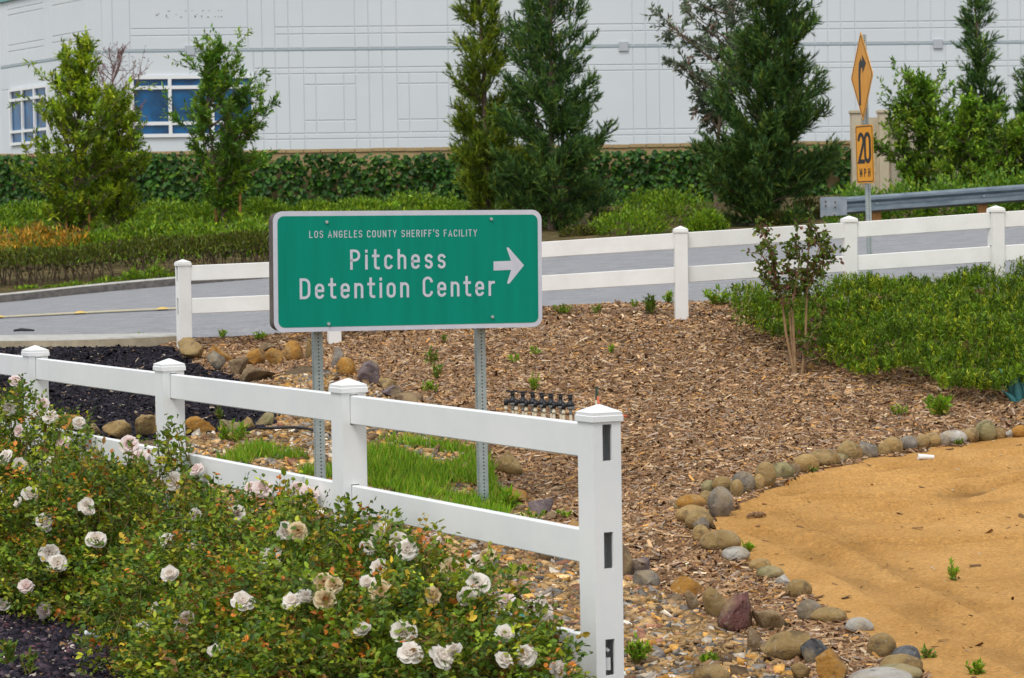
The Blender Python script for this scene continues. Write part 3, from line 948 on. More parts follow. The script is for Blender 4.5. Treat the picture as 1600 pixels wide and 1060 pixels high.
def broad(name, px, py, d, h, prof, label, cat, pal, seed, n_limb=26, twigs=9, leaves=14, ll=.11, lw=.03, clear=.22, r0=.05, shoots=6, group=None, upness=.6, stems=1, bark=None, leaf_noise=.5, leafmat='leaf', twl=.34):
    """prof(f) -> crown radius at height fraction f"""
    rng = np.random.default_rng(seed)
    b = W(px, py, d)
    z0 = float(H(b.x, d))
    root = thing(name, (b.x, d, z0), label, cat, group)
    segs, trunk = [], []
    TP, TD, TL = [], [], []
    for s in range(stems):
        base = np.array([b.x + (rng.normal(0, .06) if stems > 1 else 0), d + (rng.normal(0, .06) if stems > 1 else 0), z0 - .05])
        tp, ts = limb(base, (rng.normal(0, .08 * stems), rng.normal(0, .08 * stems), 1), h * .92, r0, r0 * .15, 10, .05, .12, rng)
        trunk += ts
        tp = np.array(tp)
        for i in range(n_limb):
            f = clear + (1 - clear) * (i + rng.uniform(0, 1)) / n_limb
            ff = f / .92
            st = max(clear * .7, f - rng.uniform(.05, .2))
            p = np.array([np.interp(st / .92 * 10, range(11), tp[:, k]) for k in range(3)])
            az = rng.uniform(0, 2 * math.pi)
            rr = prof(f) * rng.uniform(.5, 1.0)
            tgt = np.array([b.x + rr * math.cos(az), d + rr * math.sin(az), z0 + h * f])
            L = np.linalg.norm(tgt - p)
            pts, sg = limb(p, tgt - p, L, r0 * .35, .006, 5, .08, .03, rng)
            segs += sg
            for j in range(twigs):
                t = rng.uniform(.25, 1.0)
                q = np.array([np.interp(t * 5, range(6), [v[k] for v in pts]) for k in range(3)])
                dd = unit(unit(tgt - p) * .5 + rng.normal(0, .5, 3) + np.array([0, 0, upness]))
                tl = rng.uniform(.5, 1.1) * twl
                segs.append((q, q + dd * tl, .006, .002))
                TP.append(q); TD.append(dd); TL.append(tl)
        for j in range(shoots):
            f = rng.uniform(.55, 1)
            az = rng.uniform(0, 2 * math.pi)
            q = np.array([b.x, d, z0 + h * f]) + np.array([math.cos(az), math.sin(az), 0]) * prof(min(f, .98)) * .75
            dd = unit(np.array([math.cos(az) * .7, math.sin(az) * .7, .8]) + rng.normal(0, .25, 3))
            tl = rng.uniform(.4, .8)
            segs.append((q - dd * .3, q + dd * tl, .009, .003))
            for s_ in range(3):
                TP.append(q + dd * tl * s_ / 3.2); TD.append(unit(dd + rng.normal(0, .3, 3))); TL.append(tl * .55)
    TP, TD, TL = np.array(TP), np.array(TD), np.array(TL)
    nT = len(TP)
    tc = pick(pal, nT, .2, rng)
    k = leaves
    t = rng.uniform(.1, 1.0, (nT, k, 1))
    P = (TP[:, None] + TD[:, None] * t * TL[:, None, None] + rng.normal(0, .015, (nT, k, 3))).reshape(-1, 3)
    D = (TD[:, None] * .7 + rng.normal(0, leaf_noise, (nT, k, 3))).reshape(-1, 3)
    C = np.repeat(tc, k, 0) * np.exp(rng.normal(0, .2, (nT * k, 1)))
    arr = leaf_arrays(P, D, rng.uniform(.6, 1.2, nT * k) * ll, rng.uniform(.7, 1.2, nT * k) * lw, C, .3, False, None, rng)
    branch_obj('trunk', trunk, bark or M['bark'], root, 6)
    branch_obj('branches', segs, bark or M['bark'], root, 4)
    leaf_obj('crown', arr, M[leafmat], root, 'stuff')
    return root, rng
def crown_prof(rmax, lo, peak):
    def f(t):
        if t < lo:
            return rmax * .25
        if t < peak:
            return rmax * (.45 + .55 * (t - lo) / (peak - lo))
        return rmax * max(.22, 1 - ((t - peak) / (1 - peak)) ** 1.4 * .8)
    return f
def stakes(root, offs, h):
    bx = root.location
    for dx, dy in offs:
        mb = MB()
        z = float(H(bx.x + dx, bx.y + dy))
        mb.tube([(bx.x + dx, bx.y + dy, z - .2), (bx.x + dx + random.uniform(-.02, .02), bx.y + dy, z + h)], .028, 8)
        o = mb.build('stake', M['stake'], root, True)
tA, _ = broad('young_tree', 125, 388, 55, 4.25, crown_prof(1.3, .12, .42), 'bushy yellow-green young tree tied between two stakes in front of the small window', 'tree', PAL_YTREE, 21, 70, 12, 18, .14, .045, .10, .05, 8, None, .7)
broad('young_tree', 188, 384, 56, 3.0, crown_prof(.72, .10, .5), 'smaller yellow-green young tree crowding the bushy staked tree', 'tree', PAL_YTREE, 28, 46, 11, 16, .13, .042, .14, .035, 8, None, .8)
stakes(tA, ((-.24, -.1), (.22, -.15)), 1.0)
tB, _ = broad('young_tree', 352, 357, 56, 3.75, crown_prof(1.25, .15, .55), 'darker green young tree with long shoots in front of the large blue window', 'tree', PAL_DTREE, 22, 66, 11, 17, .14, .042, .14, .05, 16, None, .65)
stakes(tB, ((-.18, -.1), (.32, -.1)), .95)
m_rb = mat('reddish twigs', (.16, .09, .08), (.26, .16, .14), 8, rough=.9)
broad('bare_tree', 190, 300, 64, 4.1, crown_prof(1.05, .35, .78), 'thin reddish leafless tree between the young trees and the warehouse', 'tree', [(.22, .10, .09, 1), (.28, .15, .13, 1)], 23, 44, 11, 4, .055, .025, .3, .035, 6, None, .5, 1, m_rb)
broad('grey_leaved_tree', 1118, 345, 57, 5.9, crown_prof(1.55, .35, .72), 'sparse tree with hanging grey-green leaves leaning out beside the broad pine', 'tree', PAL_EUC, 24, 46, 10, 16, .15, .05, .38, .06, 8, None, -.15)
broad('bush_tree', 1432, 305, 56.5, 2.55, crown_prof(1.0, .05, .4), 'pale green bushy tree with feathery top behind the guardrail', 'tree', PAL_BUSH, 25, 60, 11, 16, .13, .05, .06, .04, 10, None, .6)
broad('bush_tree', 1520, 310, 55.5, 1.9, crown_prof(1.2, .02, .3), 'rounded mid green bush below the slim pine behind the guardrail', 'bush', PAL_BUSH, 26, 60, 10, 15, .13, .05, .04, .03, 4, None, .5)
broad('bush_tree', 1600, 308, 55, 1.4, crown_prof(1.1, .02, .3), 'low mid green bush at the foot of the short pine', 'bush', PAL_BUSH, 27, 44, 10, 15, .13, .05, .04, .03, 4, None, .5)

# ------------------------------------------------------------------ shrubs on the bank
def mound(name, px, py, wpx, hpx, label, cat, pal, seed, n=1100, ll=.09, lw=.03, d=None, group=None, up=.5, depth=None, twiggy=False):
    rng = np.random.default_rng(seed)
    if d is None:
        g_ = gp(px, py)
    else:
        g_ = W(px, py, d)
        g_.z = float(H(g_.x, g_.y))
    sc_ = g_.y / FPX
    rx, hz = wpx * sc_ / 2, hpx * sc_ * 1.05
    ry = depth or rx * .8
    cy = g_.y + ry * .6
    root = thing(name, (g_.x, cy, float(H(g_.x, cy))), label, cat, group)
    u = unit(rng.normal(0, 1, (n, 3)))
    u[:, 2] = np.abs(u[:, 2])
    rad = rng.uniform(.62, 1.0, (n, 1)) * (1 + .16 * np.sin(u[:, :1] * 7 + seed) * np.cos(u[:, 1:2] * 9 + seed))
    P = u * rad * np.array([rx, ry, hz])
    P[:, 0] += g_.x
    P[:, 1] += cy
    P[:, 2] += H(P[:, 0], P[:, 1]) - .02
    D = u * .6 + rng.normal(0, .5, (n, 3)) + np.array([0, 0, up])
    arr = leaf_arrays(P, D, rng.uniform(.6, 1.3, n) * ll, rng.uniform(.7, 1.3, n) * lw, pick(pal, n, .22, rng), .3, False, None, rng)
    segs = []
    for i in range(10):
        v = unit(rng.normal(0, 1, 3) * np.array([1, 1, .4]) + np.array([0, 0, .6]))
        q0 = np.array([g_.x, cy, float(H(g_.x, cy)) - .03])
        segs.append((q0, q0 + v * np.array([rx, ry, hz]) * .8, .012, .004))
    branch_obj('stems', segs, M['bark'], root, 4)
    leaf_obj('foliage', arr, M['leaf'], root, 'stuff')
    return root
SHL = ['bright green shrub on the bank between the two staked young trees, below the ivy', 'wide bright green shrub below the ivy, left of the staked dark tree trunk'.replace(', left of', ' and beside'), 'bright green shrub around the foot of the staked dark young tree', 'bright green shrub on the bank where the green sign begins',
       'mid-slope green shrub between the dry orange shrubs and the dark patch', 'broad green shrub right above the low dark hedge'.replace('right ', 'just '), 'green shrub between the low hedge and the green sign', 'green shrub touching the dry orange shrubs', 'dark green spreading shrub at the ivy wall foot behind the dry orange shrubs', 'green shrub around the foot of the staked yellow-green tree', 'green shrub past the dry orange shrubs by the ivy wall']
GRP = 'low shrubs on the bank across the road'
for i, (px, py, w_, h_) in enumerate([(165, 352, 110, 26), (255, 350, 130, 34), (330, 352, 110, 36), (405, 345, 100, 32), (215, 385, 130, 36), (300, 395, 140, 42), (385, 395, 110, 48), (150, 398, 90, 32), (40, 352, 130, 34), (110, 345, 90, 30), (-30, 360, 110, 40)]):
    mound('ground_shrub', px, py, w_, h_, SHL[i], 'shrub', PAL_COVER, 100 + i, 1500, .10, .04, None, GRP)
for i, (px, py, w_, h_) in enumerate([(490, 340, 90, 24), (560, 338, 100, 28), (640, 336, 120, 34), (700, 342, 90, 30)]):
    mound('ground_shrub', px, py, w_, h_, ['low yellow-green shrub behind the first letters of the green sign', 'low yellow-green shrub at the ivy wall above the middle of the green sign', 'taller yellow-green shrub at the ivy wall beside the yellow-green pine', 'yellow-green shrub touching the foot of the yellow-green pine'][i], 'shrub', PAL_COVER, 120 + i, 1300, .10, .04, None, 'low shrubs behind the green sign')
for i, (px, py, w_, h_) in enumerate([(985, 366, 130, 38), (1060, 352, 130, 52), (1020, 340, 120, 42), (1105, 366, 70, 34)]):
    mound('ground_shrub', px, py, w_, h_, ['long low bright green mound next to the scrub under the dark pine', 'tallest bright green mounded shrub between the pines', 'bright green mounded shrub against the ivy between the pines', 'small bright green shrub at the foot of the broad pine'][i], 'shrub', PAL_COVER, 140 + i, 1800, .09, .035, None, 'mounded shrubs between the pines')
for i, (px, py, w_, h_) in enumerate([(35, 408, 90, 50), (105, 402, 80, 42), (60, 385, 60, 30), (-20, 402, 60, 50)]):
    mound('dry_shrub', px, py, w_, h_, ['largest dry orange shrub behind the low hedge', 'dry orange shrub touching the staked yellow-green tree', 'small dry orange shrub higher up towards the ivy wall', 'dry orange shrub farthest from the staked tree'][i], 'shrub', PAL_ORANGE, 160 + i, 750, .12, .03, None, 'dry orange shrubs')
for i, (px, py, w_, h_) in enumerate([(38, 462, 46, 12), (112, 457, 52, 14), (80, 458, 40, 10), (165, 450, 60, 14), (205, 447, 40, 24), (240, 444, 50, 26), (270, 442, 40, 14), (310, 438, 60, 14), (360, 434, 60, 14), (400, 431, 50, 16)]):
    mound('verge_plant', px, py, w_, h_, 'small yellow-green plant on the verge just behind the far kerb', 'plant', PAL_COVER + [(.14, .15, .02, 3)], 180 + i, 450, .08, .035, None, 'small plants behind the far kerb')
for i, (px, py, w_, h_) in enumerate([(1262, 345, 60, 40), (1300, 340, 60, 20), (905, 368, 60, 14), (950, 345, 60, 16), (1225, 352, 70, 20)]):
    mound('scrub_plant', px, py, w_, h_, ['brownish scrub plant between the broad pine and the guardrail end', 'flat brownish scrub in front of the guardrail end plate', 'brownish scrub at the foot of the dark tufted pine', 'brownish scrub below the ivy beside the mounded shrubs', 'brownish scrub under the broad pine'][i], 'plant', PAL_HEDGE + [(.12, .10, .03, 3), (.14, .07, .05, 1)], 200 + i, 700, .09, .03, None, 'scrub plants under the pines')
for i, px in enumerate((1345, 1420, 1490, 1560, 1620)):
    mound('roadside_shrub', px, 322 - (px - 1345) * .03, 110, 60, ['dark green shrub behind the guardrail end plate', 'dark green shrub behind the guardrail below the pale green bushy tree', 'dark green shrub behind the guardrail below the rounded bush', 'dark green shrub behind the guardrail below the slim pine', 'dark green shrub behind the guardrail below the short pine'][i], 'shrub', PAL_DTREE, 220 + i, 1400, .11, .05, 49.5, 'shrubs behind the guardrail', .5, .9)
# the low dark hedge along the road
hroot = thing('low_hedge', (-6.5, 48.8, 1.3), 'low dark green trimmed hedge with brown twiggy underside along the far kerb', 'hedge')
n = 16000
hx = RNG.uniform(-14.0, -2.6, n)
hy0 = 48.7
u_ = RNG.uniform(0, 1, n)
hh = .62 + .08 * fnoise(hx, hx * 0 + 3, 1.2)
hyo = RNG.uniform(-.55, .55, n)
top_ = np.sqrt(np.clip(1 - (hyo / .62) ** 2, 0, 1)) * hh
hz = top_ * np.clip(1 - np.abs(RNG.normal(0, .28, n)), .25, 1)
P = np.stack([hx, hy0 + hyo + .12 * fnoise(hx, hx * 0, .5), H(hx, hy0 + hyo) + hz], -1)
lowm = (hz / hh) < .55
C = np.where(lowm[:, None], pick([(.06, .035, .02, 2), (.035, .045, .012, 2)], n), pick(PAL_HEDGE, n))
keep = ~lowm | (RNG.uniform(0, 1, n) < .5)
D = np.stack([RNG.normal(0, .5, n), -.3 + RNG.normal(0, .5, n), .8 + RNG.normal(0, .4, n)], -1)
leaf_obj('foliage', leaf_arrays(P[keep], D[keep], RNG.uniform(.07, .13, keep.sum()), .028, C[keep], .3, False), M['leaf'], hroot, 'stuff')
segs = []
for i in range(260):
    x = random.uniform(-14, -2.6)
    q = np.array([x, hy0 + random.uniform(-.3, .2), float(H(x, hy0)) - .03])
    segs.append((q, q + np.array([random.uniform(-.15, .15), random.uniform(-.3, .1), random.uniform(.3, .5)]), .014, .006))
branch_obj('twigs', segs, M['bark'], hroot, 4)

# ------------------------------------------------------------------ fences
ZUP = Vector((0, 0, 1))
def fence_post(parent, c, zb, zt, w, u, hole_z, hh, hw, material, cap_h=.034, cap_p=.032, name='post'):
    """hollow square post, routed through along u; c = (x, y)"""
    v = Vector((-u.y, u.x, 0))
    C = Vector((c[0], c[1], 0))
    mb = MB()
    h = w / 2
    def face(n, t, holes):
        if not holes:
            zs = [zb, zt]; ts = [-h, h]
            cuts = set()
        else:
            zs = [zb]; ts = [-h, -hw / 2, hw / 2, h]
            cuts = set()
            for z in sorted(hole_z):
                cuts.add((len(zs), 1))
                zs += [z - hh / 2, z + hh / 2]
            zs.append(zt)
        for i in range(len(zs) - 1):
            for j in range(len(ts) - 1):
                if (i, j) in cuts:
                    a = [C + n * h + t * tt + ZUP * zz for tt, zz in ((ts[j], zs[i]), (ts[j + 1], zs[i]), (ts[j + 1], zs[i + 1]), (ts[j], zs[i + 1]))]
                    b = [q - n * .012 for q in a]
                    mb.add(a + b, [(0, 1, 5, 4), (1, 2, 6, 5), (2, 3, 7, 6), (3, 0, 4, 7)])
                else:
                    mb.add([C + n * h + t * tt + ZUP * zz for tt, zz in ((ts[j], zs[i]), (ts[j + 1], zs[i]), (ts[j + 1], zs[i + 1]), (ts[j], zs[i + 1]))], [(0, 1, 2, 3)])
    face(u, v, True); face(-u, v, True); face(v, u, False); face(-v, u, False)
    p = mb.build(name, material, parent, fix=False)
    mb = MB()
    hc = h + .008
    def ring(r, z):
        return [C + u * (a * r) + v * (b * r) + ZUP * z for a, b in ((-1, -1), (1, -1), (1, 1), (-1, 1))]
    vs = ring(hc, zt - cap_h) + ring(hc, zt - .012) + ring(hc - .003, zt - .009) + ring(hc - .003, zt + .003) + ring(.004, zt + cap_p)
    fs = [(3, 2, 1, 0)]
    for k in range(4):
        for i in range(4):
            fs.append((k * 4 + i, k * 4 + (i + 1) % 4, k * 4 + 4 + (i + 1) % 4, k * 4 + 4 + i))
    fs.append((16, 17, 18, 19))
    mb.add(vs, fs)
    mb.build('cap', material, p)
    return p
def rail(parent, A, B, hgt, wid, material):
    A, B = Vector(A), Vector(B)
    d = (B - A).normalized()
    s = d.cross(ZUP).normalized()
    c = .005
    hw, hh = wid / 2, hgt / 2
    mb = MB()
    mb.extrude([(-hw + c, -hh), (hw - c, -hh), (hw, -hh + c), (hw, hh - c), (hw - c, hh), (-hw + c, hh), (-hw, hh - c), (-hw, -hh + c)], A, B, s, ZUP)
    return mb.build('rail', material, parent)
P1 = W(935.5, 632, 10.6)
FA = R(28)
fu = Vector((math.sin(FA), -math.cos(FA), 0))        # towards the end post
FSP = 2.42
PT = P1.z - .032
ff_ = thing('rail_fence', (P1.x, P1.y, 0), 'white vinyl three-rail fence behind the rose bushes', 'fence')
rz = [PT + .032 - .150, PT + .032 - .582, PT + .032 - 1.012]
posts = []
for i in range(6):
    c = Vector((P1.x, P1.y, 0)) - fu * FSP * i
    posts.append(c)
    dz = [0, -.002, .003, -.002, .0, 0][i]
    fence_post(ff_, (c.x, c.y), -.15, PT + dz, .127, fu, rz, .146, .0425, M['vinyl'])
for i in range(5):
    for z in rz:
        a = posts[i + 1] + fu * (.008) + ZUP * z
        b = posts[i] - fu * (.008 if i else .035) + ZUP * z
        rail(ff_, a, b, .138, .038, M['vinyl'])
# stubs stuck in the lowest routed hole of the end post
mb = MB()
mb.box(posts[0] + fu * .03 + ZUP * (rz[2] - .03), (.03, .02, .05), Matrix.Rotation(.3, 3, 'Z'))
mb.box(posts[0] + fu * .03 + ZUP * (rz[2] + .03), (.028, .02, .012), Matrix.Rotation(.5, 3, 'Y'))
mb.build('broken_rail_tab', M['vinyl'], ff_)

FP = [(285.5, 406, 545, 27.4, 24), (520, 396, 541, 27.3, 12), (795, 372, 521, 26.9, 0), (1063, 354, 498, 26.4, 2), (1326.5, 338, 481, 27.0, 12), (1556, 322, 466, 26.8, 14), (1800, 306, 452, 26.7, 10)]
rf = thing('rail_fence', (0, 26.8, 1), 'white vinyl two-rail fence running along the near side of the road', 'fence')
fp3 = []
for px, yt, yb, d, ang in FP:
    t_, b_ = W(px, yt, d), W(px, yb, d)
    uu = Vector((math.cos(R(ang)), math.sin(R(ang)), 0))
    zt = t_.z - .028
    fp3.append((t_.x, d, zt))
    fence_post(rf, (t_.x, d), b_.z - .1, zt, .128, uu, [zt - .115, zt - .455], .172, .046, M['vinyl_far'])
for a, b in zip(fp3[:-1], fp3[1:]):
    for off in (.115, .455):
        A_, B_ = Vector((a[0], a[1], a[2] - off)), Vector((b[0], b[1], b[2] - off))
        dd = (B_ - A_).normalized() * .01
        rail(rf, A_ + dd, B_ - dd, .160, .038, M['vinyl_far'])

# ------------------------------------------------------------------ stroke lettering in the road-sign manner
def arc(cx, cy, rx, ry, a0, a1, n=9):
    return [(cx + rx * math.cos(R(a0 + (a1 - a0) * i / (n - 1))), cy + ry * math.sin(R(a0 + (a1 - a0) * i / (n - 1)))) for i in range(n)]
def ov(w, h, y0=0, n=20):
    r = w / 2
    return arc(r, y0 + h - r, r, r, 0, 180, 9) + arc(r, y0 + r, r, r, 180, 360, 9) + [(w, y0 + h - r)]
XH = .70
G = {  # glyph -> (advance width, [polylines]) on stroke centre lines, cap height 1
 'L': (.40, [[(0, 1), (0, 0), (.40, 0)]]),
 'O': (.46, [ov(.46, 1)]),
 'S': (.44, [arc(.22, .76, .22, .24, 20, 180, 8) + [(0, .70)] + arc(.22, .70, .22, .19, 180, 270, 5)[1:] + arc(.22, .27, .22, .24, 90, 0, 5) + arc(.22, .24, .22, .24, 0, -160, 8)]),
 'A': (.50, [[(0, 0), (.25, 1), (.50, 0)], [(.08, .3), (.42, .3)]]),
 'N': (.46, [[(0, 0), (0, 1)], [(0, 1), (.46, 0)], [(.46, 0), (.46, 1)]]),
 'G': (.46, [arc(.23, .77, .23, .23, 15, 180, 8) + arc(.23, .23, .23, .23, 180, 360, 9) + [(.46, .46), (.25, .46)]]),
 'E': (.38, [[(.38, 1), (0, 1), (0, 0), (.38, 0)], [(0, .52), (.32, .52)]]),
 'C': (.45, [arc(.225, .775, .225, .225, 10, 180, 8) + arc(.225, .225, .225, .225, 180, 350, 9)]),
 'U': (.45, [[(0, 1)] + arc(.225, .225, .225, .225, 180, 360, 9) + [(.45, 1)]]),
 'T': (.42, [[(0, 1), (.42, 1)], [(.21, 1), (.21, 0)]]),
 'Y': (.48, [[(0, 1), (.24, .45), (.48, 1)], [(.24, .45), (.24, 0)]]),
 'H': (.45, [[(0, 0), (0, 1)], [(.45, 0), (.45, 1)], [(0, .52), (.45, .52)]]),
 'R': (.44, [[(0, 0), (0, 1), (.22, 1)] + arc(.22, .755, .22, .245, 90, -90, 9) + [(0, .51)], [(.22, .51), (.44, 0)]]),
 'I': (.0, [[(0, 0), (0, 1)]]),
 'F': (.37, [[(.37, 1), (0, 1), (0, 0)], [(0, .52), (.31, .52)]]),
 "'": (.0, [[(.04, 1.1), (0, .8)]]),
 'P': (.45, [[(0, 0), (0, 1), (.22, 1)] + arc(.22, .735, .23, .265, 90, -90, 9) + [(0, .47)]]),
 'D': (.46, [[(0, 0), (0, 1), (.2, 1)] + arc(.2, .74, .26, .26, 90, 0, 6) + arc(.2, .26, .26, .26, 0, -90, 6) + [(0, 0)]]),
 'M': (.54, [[(0, 0), (0, 1)], [(0, 1), (.27, .3), (.54, 1)], [(.54, 1), (.54, 0)]]),
 'i': (.0, [[(0, 0), (0, XH)], [(0, .955), (0, .985)]]),
 't': (.26, [[(.09, 1), (.09, .14)] + arc(.23, .14, .14, .14, 180, 270, 5)[1:] + [(.28, 0)], [(-.03, XH), (.27, XH)]]),
 'c': (.36, [arc(.18, XH - .18, .18, .18, 25, 180, 7) + arc(.18, .18, .18, .18, 180, 335, 8)]),
 'h': (.37, [[(0, 0), (0, 1)], [(0, XH - .17)] + arc(.185, XH - .185, .185, .185, 160, 0, 8) + [(.37, 0)]]),
 'e': (.38, [[(.0, .37), (.38, .37)] + arc(.19, XH - .19, .19, .19, 0, 180, 9) + arc(.19, .19, .19, .19, 180, 330, 8)]),
 's': (.34, [arc(.17, XH - .17, .17, .17, 25, 180, 7) + arc(.17, XH - .19, .17, .15, 180, 265, 4)[1:] + arc(.17, .17, .17, .19, 85, 0, 4) + arc(.17, .17, .17, .17, 0, -155, 7)]),
 'n': (.37, [[(0, 0), (0, XH)], [(0, XH - .17)] + arc(.185, XH - .185, .185, .185, 160, 0, 8) + [(.37, 0)]]),
 'o': (.38, [ov(.38, XH)]),
 'r': (.24, [[(0, 0), (0, XH)], [(0, XH - .2)] + arc(.2, XH - .2, .2, .2, 160, 80, 6)]),
 '2': (.44, [arc(.22, .77, .22, .23, 165, 0, 8) + [(.43, .66), (0, 0), (.45, 0)]]),
 '0': (.46, [ov(.46, 1)]),
 ' ': (.12, []),
}
def ribbon(mb, pl, w, tf, lift):
    pl = [Vector((a, b)) for a, b in pl]
    q = [pl[0]]
    for p in pl[1:]:
        if (p - q[-1]).length > 1e-4:
            q.append(p)
    pl = q
    closed = (pl[0] - pl[-1]).length < 1e-3
    ls, rs = [], []
    n = len(pl)
    for i in range(n):
        a = pl[i] - pl[i - 1] if i > 0 else (pl[-1] - pl[-2] if closed else pl[1] - pl[0])
        b = pl[i + 1] - pl[i] if i < n - 1 else (pl[1] - pl[0] if closed else pl[-1] - pl[-2])
        a, b = a.normalized(), b.normalized()
        na, nb = Vector((-a.y, a.x)), Vector((-b.y, b.x))
        m = (na + nb)
        m = m / max(m.length_squared / 2, .35)
        p = pl[i]
        if not closed and i == 0:
            p = p - b * w * .5 * .98
        if not closed and i == n - 1:
            p = p + a * w * .5 * .98
        ls.append(p + m * w / 2); rs.append(p - m * w / 2)
    vs = [tf(*p, lift) for p in ls] + [tf(*p, lift) for p in rs]
    mb.add(vs, [(i, i + 1, n + i + 1, n + i) for i in range(n - 1)])
def text(name, s, u0, u1, vb, vt, sw, tf, material, parent, kx=1.0):
    """fit the string between u0..u1, baseline vb, cap line vt (plane units); tf(u, v, lift) -> point"""
    capn = (vt - vb)
    cap = capn / (1 + sw)                       # stroke centre lines are inset by half the stroke
    k = cap
    adv = [G[c][0] for c in s]
    gaps = len(s) - 1
    tot = sum(adv) * k * kx
    w = sw * cap
    gap = ((u1 - u0 - w) - tot) / gaps
    x = u0 + w / 2
    li = 0
    for c in s:
        mb = MB()
        for pl in G[c][1]:
            li += 1
            ribbon(mb, [(x + a * k * kx, vb + w / 2 + b * k) for a, b in pl], w, tf, .0006 + .0004 * (li % 4))
        x += G[c][0] * k * kx + gap
        if mb.v:
            mb.build(name, material, parent, fix=False)
def rrect(u0, u1, v0, v1, r, n=6):
    o = []
    for cx, cy, a in ((u1 - r, v1 - r, 0), (u0 + r, v1 - r, 90), (u0 + r, v0 + r, 180), (u1 - r, v0 + r, 270)):
        o += arc(cx, cy, r, r, a, a + 90, n)
    return o

def perf_tube(name, c, z0, z1, w, ang, parent, lean=(0, 0), pitch=.0254, hr=.0058):
    """square perforated post"""
    u = Vector((math.cos(ang), math.sin(ang), 0)); v = Vector((-u.y, u.x, 0))
    C = Vector((c[0], c[1], 0))
    nrow = int((z1 - z0) / pitch)
    oct_ = [(math.cos(R(22.5 + 45 * k)), math.sin(R(22.5 + 45 * k))) for k in range(8)]
    sq = [(1, .41), (.41, 1), (-.41, 1), (-1, .41), (-1, -.41), (-.41, -1), (.41, -1), (1, -.41)]
    mb = MB()
    h = w / 2
    for n_, t in ((u, v), (v, -u), (-u, -v), (-v, u)):
        for r in range(nrow):
            zc = z0 + (r + .5) * pitch
            def pt(a, b, dep=0):
                z = zc + b
                return C + n_ * (h - dep) + t * a + ZUP * z + Vector((lean[0] * (z - z0), lean[1] * (z - z0), 0))
            o8 = [pt(q[0] * h, q[1] * pitch / 2) for q in sq]
            i8 = [pt(q[0] * hr, q[1] * hr) for q in oct_]
            cr = [pt(a * h, b * pitch / 2) for a, b in ((1, 1), (-1, 1), (-1, -1), (1, -1))]
            fs = [(k, (k + 1) % 8, 8 + (k + 1) % 8, 8 + k) for k in range(8)]
            fs += [(16, 1, 0), (17, 3, 2), (18, 5, 4), (19, 7, 6)]
            mb.add(o8 + i8 + cr, fs)
    p_ = mb.build(name, M['galv'], parent, fix=False)
    mb = MB()
    hh_ = h - .004
    mb.extrude([(-hh_, -hh_), (hh_, -hh_), (hh_, hh_), (-hh_, hh_)], C + ZUP * z0, C + ZUP * (z1 - .03) + Vector((lean[0] * (z1 - z0), 0, 0)), u, v)
    mb.build('shade_liner', M['hole_shade'], p_)  # added dark core, makes the perforations read as shaded dots
    return p_

# ------------------------------------------------------------------ the green sign
m_green = mat('sign green', (.0, .20, .138), (.0, .245, .172), 2.2, rough=.5, stretch=(6, 6, .5), lo=.3, hi=.7, spec=.12)
m_sheet = mat('reflective silver sheeting', (.50, .52, .60), (.56, .58, .65), 8, rough=.5)
m_back = mat('weathered sign backing', (.075, .06, .05), (.13, .11, .09), 8, rough=.8)
SA = R(20)
su = Vector((math.cos(SA), math.sin(SA), 0)); sn = Vector((math.sin(SA), -math.cos(SA), 0))
roll_s = R(-.55)                                         # the panel hangs a touch out of level
sc_c = W(636, 422, 18.5)
def on_sign(px, py):
    v = Vector(raydir(px, py)); o = Vector((0, 0, EYE))
    t = (sc_c - o).dot(sn) / v.dot(sn)
    p = o + v * t - sc_c
    return p.dot(su), p.z
corners = [on_sign(*q) for q in ((426.5, 330.5), (846, 328), (847.5, 511), (428.5, 520))]
def sgn(u, v, lift=0):
    """u,v in 0..1 over the panel (v from the top)"""
    (a, b), (c, d), (e, f), (g_, h_) = corners
    x = (a * (1 - u) + c * u) * (1 - v) + (g_ * (1 - u) + e * u) * v
    z = (b * (1 - u) + d * u) * (1 - v) + (h_ * (1 - u) + f * u) * v
    return sc_c + su * x + ZUP * z + sn * lift
sw_m = corners[1][0] - corners[0][0]; sh_m = corners[0][1] - corners[3][1]
gs = thing('direction_sign', (sc_c.x, sc_c.y, float(H(sc_c.x, sc_c.y))), 'large green guide sign with white lettering and arrow on two perforated posts', 'sign')
def tfm(x, y, lift):                                    # metric plane coordinates, y up from the bottom
    return sgn(x / sw_m, 1 - y / sh_m, lift)
mb = MB()
o_ = rrect(0, sw_m, 0, sh_m, .07)
n = len(o_)
mb.add([tfm(a, b, 0) for a, b in o_] + [tfm(a, b, -.006) for a, b in o_], [tuple(range(n)), tuple(range(2 * n - 1, n - 1, -1))] + [(i, n + i, n + (i + 1) % n, (i + 1) % n) for i in range(n)])
mb.build('border', m_sheet, gs)
mb = MB()
o2 = rrect(.030, sw_m - .030, .032, sh_m - .034, .045)
mb.add([tfm(a, b, .0015) for a, b in o2], [tuple(range(len(o2)))])
face_o = mb.build('sign_face', m_green, gs, fix=False)
mb = MB()
o3 = rrect(.008, sw_m - .008, .008, sh_m - .008, .06)
n = len(o3)
mb.add([tfm(a, b, -.0065) for a, b in o3] + [tfm(a, b, -.15) for a, b in o3], [tuple(range(n)), tuple(range(2 * n - 1, n - 1, -1))] + [(i, n + i, n + (i + 1) % n, (i + 1) % n) for i in range(n)])
mb.build('backing', m_back, gs)
def sx(px):  # pixel column -> metric u
    return (px - 427) / 419 * sw_m
V_ = lambda f: (1 - f) * sh_m
text('letter', "LOS ANGELES COUNTY SHERIFF'S FACILITY", sx(481.5), sx(742), V_(.222), V_(.163), .125, lambda a, b, l: tfm(a, b, .0015 + l), m_sheet, gs)
